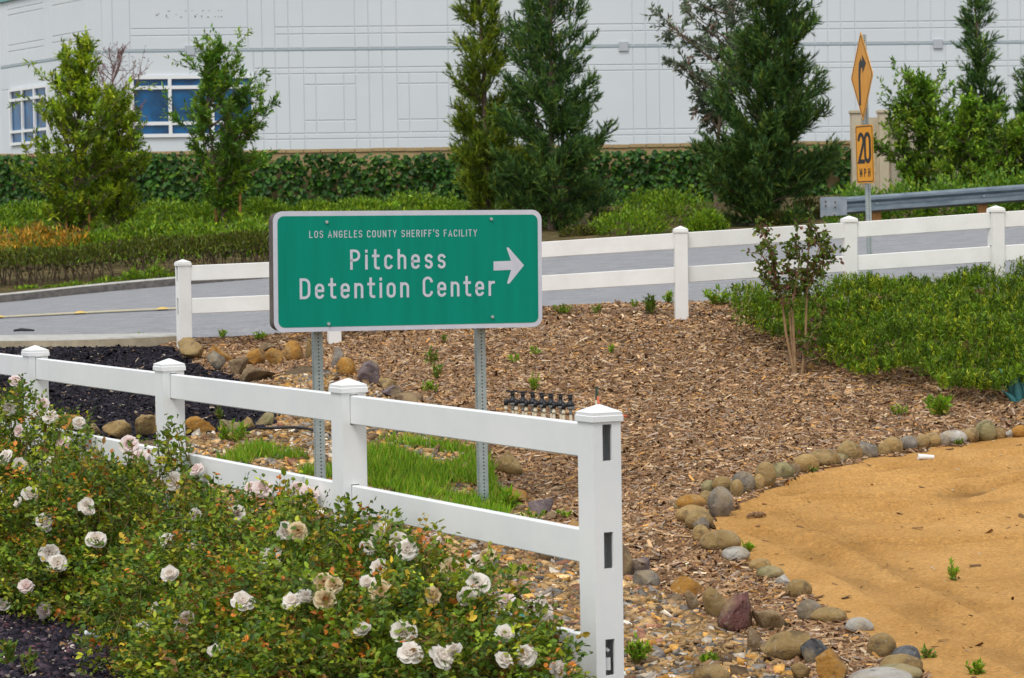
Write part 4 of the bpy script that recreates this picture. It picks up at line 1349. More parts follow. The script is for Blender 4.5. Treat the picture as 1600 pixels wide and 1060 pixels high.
text('letter', 'Pitchess', sx(543.5), sx(692), V_(.490), V_(.322), .145, lambda a, b, l: tfm(a, b, .0015 + l), m_sheet, gs)
text('letter', 'Detention Center', sx(466), sx(770), V_(.728), V_(.556), .145, lambda a, b, l: tfm(a, b, .0015 + l), m_sheet, gs)
mb = MB()
ax = lambda z: sx(400 + z * .2875)
ay = lambda z: V_((310 + z * .2875 - 328.8) / 184.5)
ar = [(1280, 345), (1378, 343), (1356, 280), (1354, 271), (1361, 269), (1369, 275), (1450, 368), (1372, 462), (1363, 469), (1356, 466), (1357, 456), (1378, 392), (1280, 395)]
mb.add([tfm(ax(a), ay(b), .0025) for a, b in ar], [tuple(range(len(ar)))])
mb.build('arrow', m_sheet, gs, fix=False)
for pu, pv in ((375, 127), (380, 675), (1268, 117), (1270, 655)):
    mb = MB()
    c_ = tfm(ax(pu), V_((310 + pv * .2875 - 329.5) / 186.5), .002)
    mb.tube([c_, c_ + sn * .012], .011, 8)
    mb.build('bolt', M['galv'], gs)
sp_w = .0635
for px, pyb in ((507.5, 800), (764, 830)):
    uu = (on_sign(px, 515)[0])
    c_ = sc_c + su * uu - sn * (.15 + .002 + sp_w / 2)
    zb = float(H(c_.x, c_.y)) - .1
    perf_tube('post', (c_.x, c_.y), zb, sc_c.z + .43, sp_w, SA, gs, (-.004, 0))

# ------------------------------------------------------------------ warning sign by the road
m_yel = mat('warning sign amber', (.62, .25, .004), (.70, .30, .008), 5, rough=.5)
m_blk = mat('sign black', (.012, .012, .014), rough=.6)
bp = W(1361, 452, 28.6)
wr = thing('warning_sign', (bp.x, bp.y, float(H(bp.x, bp.y))), 'orange-yellow diamond turn sign with a 20 MPH plate on a leaning post', 'road sign')
tp_ = W(1349, 52, 28.6)
zb = float(H(bp.x, bp.y)) - .15
ln = ((tp_.x - bp.x) / (tp_.z - zb), 0)
perf_tube('post', (bp.x, bp.y), zb, tp_.z, .05, R(10), wr, ln, .0254, .006)
wa = R(-83.5)                                              # direction the signs face, from the camera's side
def sign_plane(cpx, cpy, ang, tilt=0.0):
    c_ = W(cpx, cpy, 28.52)
    n_ = Vector((math.sin(ang), -math.cos(ang), 0))
    u_ = Vector((math.cos(ang), math.sin(ang), 0))
    z_ = Vector((ln[0] + tilt, 0, 1))
    return c_, u_, z_, n_
c_, u_, z_, n_ = sign_plane(1346.5, 119.5, wa)
hd = .485
def wt(a, b, l=0):
    return c_ + u_ * a + z_ * b + n_ * l
mb = MB()
dm = []
for k in range(4):
    a0 = 90 * k
    tip = Vector((math.cos(R(a0)), math.sin(R(a0)))) * (hd - .04)
    dm += [(tip.x + .028 * math.cos(R(a0 + q)), tip.y + .028 * math.sin(R(a0 + q))) for q in (-45, -15, 15, 45)]
n = len(dm)
mb.add([wt(a, b, 0) for a, b in dm] + [wt(a, b, -.004) for a, b in dm], [tuple(range(n)), tuple(range(2 * n - 1, n - 1, -1))] + [(i, n + i, n + (i + 1) % n, (i + 1) % n) for i in range(n)])
dia = mb.build('diamond_panel', m_yel, wr)
mb = MB()
ribbon(mb, [(-.10, -.27), (-.10, .0)] + arc(.0, .03, .10, .10, 180, 90, 6) + [(.06, .13)], .075, lambda a, b, l: wt(a, b, .002), 0)
mb.add([wt(a, b, .0028) for a, b in ((.04, .03), (.20, .13), (.04, .23))], [(0, 1, 2)])
mb.add([wt(a, b, .0024) for a, b in ((-.14, .0), (-.06, .0), (.0, .17), (-.02, .20), (-.11, .14))], [(0, 1, 2, 3, 4)])
mb.build('turn_arrow', m_blk, dia, fix=False)
ring_o = [(a * .93, b * .93) for a, b in dm]; ring_i = [(a * .895, b * .895) for a, b in dm]
mb = MB()
mb.add([wt(a, b, .0015) for a, b in ring_o + ring_i], [(i, (i + 1) % n, n + (i + 1) % n, n + i) for i in range(n)])
mb.build('border_line', m_blk, dia, fix=False)
wb = R(-70)
c2, u2, z2, n2 = sign_plane(1351, 241, wb)
def wp(a, b, l=0):
    return c2 + u2 * a + z2 * b + n2 * l
pw, ph = .40, .625
rr_ = rrect(-pw / 2, pw / 2, -ph / 2, ph / 2, .03, 4)
n = len(rr_)
mb = MB()
mb.add([wp(a, b, 0) for a, b in rr_] + [wp(a, b, -.004) for a, b in rr_], [tuple(range(n)), tuple(range(2 * n - 1, n - 1, -1))] + [(i, n + i, n + (i + 1) % n, (i + 1) % n) for i in range(n)])
pl_ = mb.build('speed_plate', m_yel, wr)
mb = MB()
ra, rb_ = rrect(-pw / 2 + .012, pw / 2 - .012, -ph / 2 + .012, ph / 2 - .012, .025, 4), rrect(-pw / 2 + .022, pw / 2 - .022, -ph / 2 + .022, ph / 2 - .022, .02, 4)
mb.add([wp(a, b, .0015) for a, b in ra + rb_], [(i, (i + 1) % n, n + (i + 1) % n, n + i) for i in range(n)])
mb.build('border_line', m_blk, pl_, fix=False)
text('letter', '20', -.15, .15, -.10, .235, .15, lambda a, b, l: wp(a, b, .0015 + l), m_blk, pl_, .85)
text('letter', 'MPH', -.12, .12, -.245, -.155, .18, lambda a, b, l: wp(a, b, .0015 + l), m_blk, pl_)

# ------------------------------------------------------------------ guardrail
m_gr = mat('weathered galvanised rail', (.13, .17, .21), (.24, .29, .33), 3, rough=.42, metal=.5, stretch=(1, 1, 4))
GY_ = 47.3
ga, gb = W(1318, 322, GY_), W(1600, 302, GY_)
gd = (gb - ga)
sl_z = gd.z / gd.x
gr = thing('guardrail', (ga.x, GY_, float(H(ga.x, GY_))), 'grey steel roadside guardrail beam with a flared end plate', 'guardrail')
prof = [(0, .155), (-.03, .15), (-.085, .115), (-.085, .075), (-.01, .025), (-.01, -.025), (-.085, -.075), (-.085, -.115), (-.03, -.15), (0, -.155),
        (.004, -.15), (-.024, -.145), (-.079, -.11), (-.079, -.08), (-.004, -.027), (-.004, .027), (-.079, .08), (-.079, .11), (-.024, .145), (.004, .15)]
mb = MB()
mb.extrude([(-a, b) for a, b in prof], ga, ga + Vector((14, 0, 14 * sl_z)), Vector((0, -1, 0)), ZUP)
mb.build('beam', m_gr, gr)
for k in range(8):
    x = ga.x + .6 + k * 1.9
    z = ga.z + (x - ga.x) * sl_z
    mb = MB()
    zg = float(H(x, GY_ + .2))
    mb.box((x, GY_ + .13, (z + zg) / 2), (.15, .2, z - zg + .3))
    mb.build('post', M['stake'], gr)
    for dz in (-.0,):
        mb = MB(); mb.tube([(x, GY_ - .01, z), (x, GY_ - .035, z)], .02, 8); mb.build('bolt', M['galv'], gr)
e0 = W(1283, 322, GY_ - .15)
mb = MB()
h_ = .165
vs = [Vector((ga.x + .05, GY_ - .095, ga.z + h_)), Vector((ga.x + .05, GY_ - .095, ga.z - h_)), Vector((e0.x + .1, GY_ - .12, e0.z - h_ * 1.1)), Vector((e0.x, GY_ - .02, e0.z - h_ * 1.25)), Vector((e0.x, GY_ - .02, e0.z + h_ * .95)), Vector((e0.x + .1, GY_ - .12, e0.z + h_ * .95))]
vb = [v + Vector((0, .008, 0)) for v in vs]
mb.add(vs + vb, [(0, 5, 2, 1), (5, 4, 3, 2), (6, 7, 8, 11), (11, 8, 9, 10)] + [(i, (i + 1) % 6, 6 + (i + 1) % 6, 6 + i) for i in range(6)])
mb.build('end_plate', mat('scuffed end plate', (.22, .26, .30), (.33, .36, .39), 6, rough=.5, metal=.4), gr)
for (px, py) in ((1290, 315), (1290, 322), (1305, 316), (1305, 324), (1288, 338), (1296, 338), (1304, 336)):
    q = W(px, py, GY_ - .125)
    mb = MB(); mb.tube([q + Vector((0, .03, 0)), q + Vector((0, -.012, 0))], .014, 6); mb.build('bolt', mat('rusty bolt', (.09, .04, .02), rough=.9) if 'rb' not in M else M['rb'], gr)

# ------------------------------------------------------------------ irrigation valves and sprinkler
m_bp = mat('black plastic', (.010, .011, .014), (.02, .021, .025), 20, rough=.45)
m_pvc = mat('aged pvc', (.52, .44, .30), (.62, .55, .42), 12, rough=.6)
m_gf = mat('grey fitting', (.22, .24, .25), rough=.6)
VS = 1 / 186.0
for i, px in enumerate((796, 812, 827.5, 842, 856, 871, 886)):
    g_ = gp(px, 667 + i * 1.2)
    s_ = g_.y / FPX
    top = 609 - i * .2
    Hh = (666 - top) * s_
    tall = ['first irrigation valve of the row, at the end by the sign post', 'second irrigation valve counting from the sign post', 'third irrigation valve counting from the sign post', 'fourth irrigation valve, in the middle of the row',
            'fifth irrigation valve counting from the sign post, before the gap', 'sixth irrigation valve counting from the sign post, just past the gap', 'last irrigation valve of the row, with two tall bare pipes'][i]
    vv = thing('irrigation_valve', g_, tall, 'valve', 'irrigation valves in a row on the mulch')
    wv = .032
    for dx in (-.026, .032):
        mb = MB()
        x = g_.x + dx
        mb.tube([(x, g_.y + dx * .2, g_.z - .05), (x, g_.y + dx * .2, g_.z + Hh * .62)], .013, 10)
        p_ = mb.build('pipe', m_pvc, vv, True)
        mb = MB()
        mb.tube([(x, g_.y + dx * .2, g_.z + Hh * .46), (x, g_.y + dx * .2, g_.z + Hh * .54)], .017, 10)
        mb.build('coupling', m_gf if dx > 0 else m_pvc, p_, True)
    mb = MB()
    mb.lathe((g_.x + .032, g_.y, g_.z + Hh * .58), [(.020, 0), (.031, .010), (.032, .026), (.03, .029)], 14)
    mb.build('valve_collar', m_gf, vv, True)
    mb = MB()
    mb.lathe((g_.x + .03, g_.y, g_.z + Hh * .68), [(.024, -.01), (.036, 0), (.037, .018), (.028, .030), (.017, .036), (.015, .058), (.019, .064), (.019, .076)], 14)
    mb.tube([(g_.x - .026, g_.y - .005, g_.z + Hh * .60), (g_.x - .026, g_.y - .005, g_.z + Hh * .76)], [.019, .016], 10)
    mb.tube([(g_.x - .026, g_.y, g_.z + Hh * .70), (g_.x + .02, g_.y, g_.z + Hh * .70)], .015, 10)
    b_ = mb.build('valve_body', m_bp, vv, True)
    mb = MB()
    zt_ = g_.z + Hh * .97
    mb.box((g_.x + .026, g_.y, zt_), (.085 if i < 2 else .05, .03, .012), Matrix.Rotation(random.uniform(-.5, .5), 3, 'Z'))
    mb.tube([(g_.x + .028, g_.y, g_.z + Hh * .86), (g_.x + .028, g_.y, zt_)], .013, 8)
    mb.build('handle', m_bp, vv)
g_ = gp(932, 668)
spk = thing('sprinkler', g_, 'small sprinkler head on a riser with orange hose behind the end fence post', 'sprinkler')
zt_ = W(934, 606, g_.y).z
mb = MB(); mb.tube([(g_.x, g_.y, g_.z - .05), (g_.x + .004, g_.y, zt_ - .10)], .011, 8); mb.build('riser', m_pvc, spk, True)
mb = MB(); mb.tube([(g_.x + .004, g_.y, zt_ - .10), (g_.x + .006, g_.y, zt_ - .01)], [.012, .008], 8); mb.box((g_.x + .006, g_.y, zt_), (.03, .014, .014)); mb.build('head', mat('dark green plastic', (.01, .06, .04), rough=.5), spk)
m_or = mat('orange hose', (.55, .10, .045), (.62, .15, .08), 9, rough=.55)
mb = MB()
pts = [(g_.x + .008, g_.y, zt_ - .07), (g_.x + .03, g_.y - .02, zt_ - .16), (g_.x + .07, g_.y - .03, zt_ - .24), (g_.x + .14, g_.y, g_.z + .05), (g_.x + .19, g_.y + .05, g_.z + .07), (g_.x + .17, g_.y + .1, g_.z + .11), (g_.x + .13, g_.y + .04, g_.z + .12), (g_.x + .18, g_.y - .02, g_.z + .10), (g_.x + .25, g_.y - .05, g_.z + .09)]
mb.tube(pts, .010, 8)
mb.build('hose', m_or, spk, True)
# black drip hoses lying on the gravel
m_hose = mat('black hose', (.012, .012, .014), rough=.5)
def hose(pxs, label, r=.012):
    pts = [gp(*q) + Vector((0, 0, r + .02)) for q in pxs]
    mb = MB(); mb.tube(pts, r, 8)
    tag(mb.build('drip_hose', m_hose, None, True), label, 'hose', 'black drip hoses')
hose([(402, 676), (430, 675), (460, 674), (480, 676), (505, 682), (515, 686)], 'black drip hose lying on the gravel beside the sign post')
hose([(568, 686), (585, 688), (605, 686), (625, 681), (645, 678), (660, 677)], 'black drip hose lying over the grass beside the flat grey rock')

# ------------------------------------------------------------------ rocks
m_rock = {}
def rock_mat(key):
    if key in m_rock:
        return m_rock[key]
    tbl = {'orange': ((.30, .14, .03), (.52, .28, .07), (.42, .21, .045)), 'tan': ((.24, .155, .06), (.44, .31, .14), (.34, .23, .095)), 'brown': ((.13, .085, .05), (.32, .22, .13), (.22, .15, .085)),
           'grey': ((.12, .105, .09), (.34, .31, .27), (.22, .19, .155)), 'purple': ((.10, .075, .08), (.30, .24, .23), (.19, .145, .15)), 'slate': ((.07, .075, .085), (.20, .20, .21), (.13, .135, .145)),
           'olive': ((.20, .18, .08), (.40, .34, .18), (.30, .26, .125)), 'white': ((.36, .34, .30), (.60, .58, .54), (.48, .45, .40)), 'red': ((.12, .05, .045), (.27, .13, .115), (.19, .085, .075)), 'sandy': ((.36, .23, .085), (.50, .34, .14), (.43, .28, .11))}
    a, b, c = tbl[key]
    m_ = m_rock[key] = mat(key + ' rock', a, b, 9, rough=.85, bump=1.0, bscale=30, c3=c, lo=.3, hi=.72, detail=9, spec=.2)
    # weathering patches: dusty tan and dark lichen
    t = m_.node_tree
    p = t.nodes['Principled BSDF']
    old = p.inputs['Base Color'].links[0].from_socket
    tc = t.nodes['Texture Coordinate']
    prev = old
    for sc_, lo_, hi_, col_, amt in ((5.5, .50, .66, (.42, .31, .16), .55), (14.0, .56, .70, (.06, .05, .04), .6), (45.0, .58, .68, (.5, .45, .36), .35)):
        nz = t.nodes.new('ShaderNodeTexNoise'); nz.inputs['Scale'].default_value = sc_; nz.inputs['Detail'].default_value = 7
        t.links.new(tc.outputs['Object'], nz.inputs['Vector'])
        mr = t.nodes.new('ShaderNodeMapRange')
        mr.inputs['From Min'].default_value = lo_; mr.inputs['From Max'].default_value = hi_
        mr.inputs['To Min'].default_value = 0; mr.inputs['To Max'].default_value = amt
        t.links.new(nz.outputs['Fac'], mr.inputs['Value'])
        mx = t.nodes.new('ShaderNodeMix'); mx.data_type = 'RGBA'
        t.links.new(mr.outputs[0], mx.inputs['Factor'])
        t.links.new(prev, mx.inputs['A'])
        mx.inputs['B'].default_value = (*col_, 1)
        prev = mx.outputs['Result']
    t.links.new(prev, p.inputs['Base Color'])
    return m_
_ico = {}
def ico(sub):
    if sub not in _ico:
        bm = bmesh.new()
        bmesh.ops.create_icosphere(bm, subdivisions=sub, radius=1)
        _ico[sub] = (np.array([v.co[:] for v in bm.verts]), np.array([[v.index for v in f.verts] for f in bm.faces]))
        bm.free()
    return _ico[sub]
def rock(x0, x1, y0, y1, key, shape, label, group, seed, base=None):
    """pixel box -> a stone of that size standing on the ground"""
    rng = np.random.default_rng(seed)
    cx = (x0 + x1) / 2
    g_ = gp(cx, min(base or y1, 1120) - 1)
    s_ = g_.y / FPX
    w_, h_ = (x1 - x0) * s_ / 2, (y1 - y0) * s_ / 2
    dep = w_ * rng.uniform(.7, .95)
    V, F = ico(3)
    V = V.copy()
    # visible height also shows the top surface: take that off
    if shape == 'round':
        amp, ncut = .10, 0
    else:
        amp, ncut = .16, 13
    off = rng.uniform(0, 100, 3)
    nn = np.array([mnoise.noise(Vector(v * 1.3 + off)) + .5 * mnoise.noise(Vector(v * 3.1 + off)) for v in V])
    V *= (1 + amp * nn)[:, None]
    for i in range(ncut):
        d_ = unit(rng.normal(0, 1, 3) * np.array([1, 1, .9]))
        lim = rng.uniform(.36, .66)
        ex = V @ d_ - lim
        V -= np.clip(ex, 0, None)[:, None] * d_ * .97
    if shape != 'round':
        V += np.array([mnoise.noise_vector(Vector(v * 4 + off))[:] for v in V]) * .05 + np.array([mnoise.noise_vector(Vector(v * 11 + off))[:] for v in V]) * .022
    ext = np.abs(V).max(0)
    V = V / ext
    V = V * np.array([w_, dep, h_ * 1.12])
    a = rng.uniform(-.35, .35)
    V[:, :2] = V[:, :2] @ np.array([[math.cos(a), math.sin(a)], [-math.sin(a), math.cos(a)]])
    cy = g_.y + dep * .75
    zc = float(H(g_.x, cy)) + h_ * .72
    # keep the top of the stone at the height seen
    V += np.array([g_.x, cy, zc])
    zt = W(cx, y0, cy).z
    V[:, 2] += zt - V[:, 2].max()
    gz = float(H(g_.x, cy))
    if V[:, 2].min() > gz - .02:
        V[:, 2] -= (V[:, 2].min() - gz + .03) * (V[:, 2].max() - V[:, 2]) / (np.ptp(V[:, 2]))
    o = link('rock', np_mesh('rock', V, F), rock_mat(key), None, shape == 'round')
    tag(o, label, 'rock', group)
    return o
ADJ = {'orange': 'orange-ochre', 'tan': 'tan', 'brown': 'brown', 'grey': 'grey', 'purple': 'purple-grey', 'slate': 'dark slate', 'olive': 'olive-tan', 'white': 'pale grey', 'red': 'dark red', 'sandy': 'sandy'}
UP_G, LO_G, MID_G, CR_G, ED_G = 'rocks edging the mulch beside the road fence', 'rocks between the black mulch and the gravel', 'rocks beside the sign post', 'rocks between gravel and bark mulch', 'stones edging the sand drive'
ROCKS = [
 (277, 322, 527, 563, 'tan', 'a', UP_G), (318, 362, 538, 569, 'orange', 'a', UP_G), (322, 356, 548, 580, 'grey', 'a', UP_G), (356, 388, 558, 587, 'brown', 'a', UP_G), (369, 431, 572, 600, 'brown', 'a', UP_G),
 (376, 415, 545, 573, 'orange', 'a', UP_G), (414, 449, 543, 573, 'orange', 'a', UP_G), (402, 432, 534, 552, 'brown', 'a', UP_G), (442, 473, 532, 566, 'orange', 'r', UP_G), (472, 502, 527, 563, 'tan', 'a', UP_G),
 (514, 537, 542, 578, 'grey', 'a', UP_G), (524, 555, 558, 588, 'orange', 'r', UP_G), (553, 596, 563, 606, 'purple', 'a', UP_G), (585, 622, 589, 612, 'tan', 'a', UP_G), (591, 634, 602, 624, 'purple', 'a', UP_G), (616, 662, 613, 634, 'brown', 'a', UP_G),
 (660, 705, 630, 655, 'brown', 'a', UP_G), (700, 745, 655, 690, 'grey', 'a', UP_G),
 (85, 126, 647, 678, 'orange', 'a', LO_G), (124, 158, 661, 682, 'brown', 'a', LO_G), (158, 206, 656, 688, 'tan', 'a', LO_G), (200, 246, 648, 686, 'tan', 'a', LO_G), (287, 337, 650, 679, 'orange', 'a', LO_G), (338, 381, 655, 676, 'olive', 'a', LO_G), (373, 400, 651, 673, 'tan', 'a', LO_G), (397, 436, 644, 667, 'olive', 'a', LO_G), (243, 290, 655, 683, 'brown', 'a', LO_G), (40, 86, 655, 690, 'tan', 'a', LO_G),
 (567, 602, 668, 682, 'grey', 'a', MID_G), (768, 819, 705, 744, 'tan', 'a', MID_G), (772, 826, 761, 786, 'orange', 'a', MID_G), (819, 864, 778, 812, 'purple', 'a', MID_G), (846, 870, 799, 815, 'brown', 'a', MID_G), (884, 912, 810, 828, 'orange', 'a', MID_G), (735, 775, 690, 720, 'brown', 'a', MID_G),
 (958, 990, 850, 902, 'brown', 'a', CR_G), (983, 1026, 872, 900, 'purple', 'a', CR_G), (987, 1049, 891, 923, 'grey', 'a', CR_G), (1038, 1100, 898, 934, 'orange', 'a', CR_G), (1070, 1098, 922, 958, 'brown', 'a', CR_G), (1097, 1146, 915, 968, 'tan', 'a', CR_G), (1122, 1184, 925, 987, 'red', 'a', CR_G), (1175, 1233, 950, 987, 'brown', 'a', CR_G),
 (1161, 1194, 981, 1020, 'brown', 'a', CR_G), (1191, 1283, 988, 1037, 'tan', 'a', CR_G), (1245, 1309, 995, 1040, 'slate', 'a', CR_G), (1270, 1328, 1014, 1068, 'orange', 'a', CR_G), (1236, 1272, 1034, 1062, 'tan', 'a', CR_G), (1083, 1143, 1039, 1070, 'tan', 'r', CR_G), (1040, 1075, 928, 945, 'brown', 'a', CR_G),
 (1356, 1404, 988, 1030, 'tan', 'r', ED_G), (1394, 1444, 1008, 1038, 'slate', 'r', ED_G), (1374, 1448, 1022, 1056, 'tan', 'r', ED_G), (1368, 1446, 1037, 1066, 'olive', 'r', ED_G), (1330, 1436, 1045, 1075, 'white', 'r', ED_G),
 (1321, 1368, 964, 987, 'white', 'r', ED_G), (1267, 1327, 949, 975, 'tan', 'r', ED_G), (1246, 1287, 936, 972, 'grey', 'r', ED_G), (1228, 1272, 905, 936, 'tan', 'r', ED_G), (1204, 1249, 898, 919, 'white', 'a', ED_G), (1182, 1228, 884, 906, 'olive', 'r', ED_G), (1170, 1208, 872, 892, 'sandy', 'r', ED_G), (1128, 1174, 854, 879, 'white', 'r', ED_G),
 (1094, 1160, 828, 862, 'tan', 'r', ED_G), (1080, 1112, 820, 848, 'sandy', 'r', ED_G), (1083, 1109, 808, 832, 'grey', 'a', ED_G), (1070, 1116, 796, 827, 'tan', 'r', ED_G), (1056, 1112, 789, 817, 'sandy', 'r', ED_G), (1056, 1106, 772, 797, 'orange', 'r', ED_G), (1052, 1082, 781, 797, 'olive', 'r', ED_G),
 (1105, 1148, 760, 810, 'grey', 'r', ED_G), (1092, 1115, 766, 787, 'tan', 'r', ED_G), (1096, 1120, 750, 770, 'olive', 'r', ED_G), (1112, 1147, 744, 770, 'tan', 'r', ED_G), (1141, 1163, 749, 778, 'tan', 'r', ED_G), (1143, 1182, 736, 772, 'grey', 'r', ED_G), (1178, 1196, 741, 767, 'sandy', 'r', ED_G), (1180, 1215, 721, 763, 'tan', 'r', ED_G), (1205, 1244, 722, 751, 'olive', 'r', ED_G),
 (1232, 1252, 724, 744, 'brown', 'r', ED_G), (1239, 1283, 709, 739, 'sandy', 'r', ED_G), (1263, 1317, 702, 731, 'tan', 'r', ED_G), (1300, 1327, 708, 724, 'olive', 'r', ED_G), (1308, 1350, 688, 721, 'tan', 'r', ED_G), (1342, 1378, 690, 717, 'grey', 'a', ED_G), (1372, 1393, 691, 713, 'tan', 'r', ED_G), (1379, 1413, 682, 710, 'sandy', 'r', ED_G), (1402, 1437, 681, 705, 'grey', 'r', ED_G),
 (1431, 1454, 678, 701, 'tan', 'r', ED_G), (1444, 1473, 676, 698, 'sandy', 'r', ED_G), (1465, 1487, 680, 697, 'grey', 'r', ED_G), (1468, 1515, 672, 694, 'white', 'r', ED_G), (1504, 1532, 668, 690, 'tan', 'r', ED_G), (1525, 1559, 656, 688, 'olive', 'r', ED_G), (1552, 1573, 668, 685, 'tan', 'r', ED_G), (1570, 1588, 672, 684, 'white', 'a', ED_G), (1581, 1612, 664, 684, 'orange', 'r', ED_G),
]
SPECIAL = {4: 'widest brown flat-topped rock below the orange rocks by the black mulch', 8: 'rounded pitted orange rock beside the sign post, next to a tall tan rock', 11: 'rounded pitted orange rock just past the sign post', 12: 'large tilted purple-grey rock on the mulch edge behind the fence post', 28: 'flat grey rock lying in the grass by the black hose',
           41: 'dark red angular boulder with a sharp top among tan rocks', 45: 'dark slate slab leaning between two tan rocks', 44: 'largest tan block with a flat top beside the slate slab', 48: 'smooth rounded tan stone lying alone on the gravel', 38: 'bright orange rough rock at the edge of the gravel', 67: 'small grey rock wedged among the sandy edging stones', 71: 'large egg-shaped grey stone standing at the corner of the sand drive', 99: 'tall pale olive stone in the edging at the top of the sand drive'}
PLACE = {UP_G: 'on the mulch edge beside the road fence', LO_G: 'between black mulch and gravel behind the front fence', MID_G: 'beside the perforated sign post', CR_G: 'between the gravel and the bark mulch', ED_G: 'in the row edging the sand drive'}
SHORT = {UP_G: 'on the mulch edge', LO_G: 'beside the black mulch', MID_G: 'beside the sign post', CR_G: 'between gravel and mulch', ED_G: 'edging the sand drive'}
for i, (x0, x1, y0, y1, key, shp, grp) in enumerate(ROCKS):
    wpx = x1 - x0
    sz = 'small' if wpx < 30 else ('large' if wpx > 48 else 'medium')
    near = sorted((abs((q[0] + q[1] - x0 - x1) / 2) + abs(q[3] - y1) * 1.5, k) for k, q in enumerate(ROCKS) if k != i and q[6] == grp)[:2]
    na, nb = sorted(ADJ[ROCKS[k][4]] for _, k in near)
    nbr = f'next to two {na} stones' if na == nb else f'next to {na} and {nb} stones'
    lab = SPECIAL.get(i) or f"{sz} {ADJ[key]} {'rounded stone' if shp == 'r' else 'rough rock'} {SHORT[grp]}, {nbr}"
    rock(x0, x1, y0, y1, key, 'round' if shp == 'r' else 'a', lab, grp, 500 + i)
rock(759, 797, 897, 922, 'orange', 'a', 'flat orange stone on the gravel behind the white roses', 'single stones on the gravel', 690)
rock(1262, 1273, 567, 580, 'orange', 'round', 'small round orange stone beside the thin sapling', 'single stones on the mulch', 691)

# ------------------------------------------------------------------ loose material: bark chips, pebbles, black chips
def scatter(n, poly_fn, x0, x1, y0, y1, rng=RNG):
    """points on the ground, uniformly spread, kept where poly_fn(px,py,x,y) says so"""
    x = rng.uniform(x0, x1, n); y = rng.uniform(y0, y1, n)
    z = H(x, y) + 0.03 * fnoise(x, y, 1.3) * np.clip((ROAD_NEAR - y) / 1.5, 0, 1)
    px, py = project(x, y, z)
    k = (px > -60) & (px < 1660) & (py < 1110) & poly_fn(px, py, x, y)
    return np.stack([x[k], y[k], z[k]], -1)
def chips(P, L, Wd, T, C, tilt=.28, rng=RNG):
    """splinters: three-sided wedges"""
    n = len(P)
    az = rng.uniform(0, 2 * math.pi, n)
    D = np.stack([np.cos(az), np.sin(az), rng.normal(0, tilt, n)], -1)
    D = unit(D)
    S = unit(np.cross(D, np.array([0, 0, 1.0]) + rng.normal(0, .35, (n, 3))))
    N = np.cross(S, D)
    L, Wd, T = L[:, None], Wd[:, None], T[:, None]
    a, b = P - D * L / 2, P + D * L / 2
    V = np.stack([a - S * Wd / 2, a + S * Wd / 2 * .7, a + N * T, b - S * Wd / 2 * .6, b + S * Wd / 2, b + N * T * .8], 1).reshape(-1, 3)
    V[:, 2] += np.repeat(T[:, 0] * .3, 6)
    k = np.arange(n)[:, None] * 6
    F = np.concatenate([k + [0, 3, 5, 2], k + [1, 2, 5, 4]])
    return V, F, np.repeat(C, 6, 0)
def jregion(px, py, x, y):
    pj = py + 9 * fnoise(x, y, 2.2) + 5 * fnoise(x, y, 6.0)
    sand = inpoly(px, pj, SAND_POLY)
    grav = inpoly(px, pj, GRAVEL_POLY) & ~sand
    blk = inpoly(px, pj, BLACK_POLY) & ~sand & ~grav
    return sand, grav, blk
PAL_CHIP = [(a * 1.22, b * 1.2, c * 1.15, w) for a, b, c, w in [(.205, .115, .06, 4), (.27, .165, .09, 4), (.115, .062, .034, 3), (.36, .24, .135, 2.2), (.44, .34, .23, .9), (.25, .19, .15, 2), (.36, .19, .06, .9)]]
def only_mulch(px, py, x, y):
    s_, g_, b_ = jregion(px, py, x, y)
    return ~(s_ | g_ | b_)
P = scatter(205000, only_mulch, -4.2, 6.2, 12, ROAD_NEAR - .02)
n = len(P)
L = np.clip(RNG.lognormal(-3.12, .5, n), .016, .16)
o = leaf_obj('bark_mulch', chips(P, L, np.clip(L * RNG.uniform(.10, .34, n), .006, .028), RNG.uniform(.004, .012, n), pick(PAL_CHIP, n, .25)), M['chip'], None, 'stuff')
tag(o, 'brown shredded bark mulch covering the slope', 'mulch')
PAL_BLK = [(.010, .009, .013, 6), (.022, .019, .026, 4), (.045, .038, .05, 1.5), (.16, .10, .06, .28), (.30, .25, .19, .15)]
P = scatter(62000, lambda px, py, x, y: jregion(px, py, x, y)[2] & (y > 18.5), -6, -1.2, 18.5, 27.4)
n = len(P)
L = np.clip(RNG.lognormal(-3.05, .4, n), .02, .12)
o = leaf_obj('black_mulch', chips(P, L, L * RNG.uniform(.15, .4, n), RNG.uniform(.004, .012, n), pick(PAL_BLK, n, .3)), M['chip'], None, 'stuff')
tag(o, 'black dyed mulch chips behind the front fence', 'mulch')
_BOXV = np.array([(x, y, z) for x in (-1, 1) for y in (-1, 1) for z in (-1, 1)], float) * .72
_BOXF = np.array([(0, 1, 3), (0, 3, 2), (4, 6, 7), (4, 7, 5), (0, 4, 5), (0, 5, 1), (2, 3, 7), (2, 7, 6), (0, 2, 6), (0, 6, 4), (1, 5, 7), (1, 7, 3)])
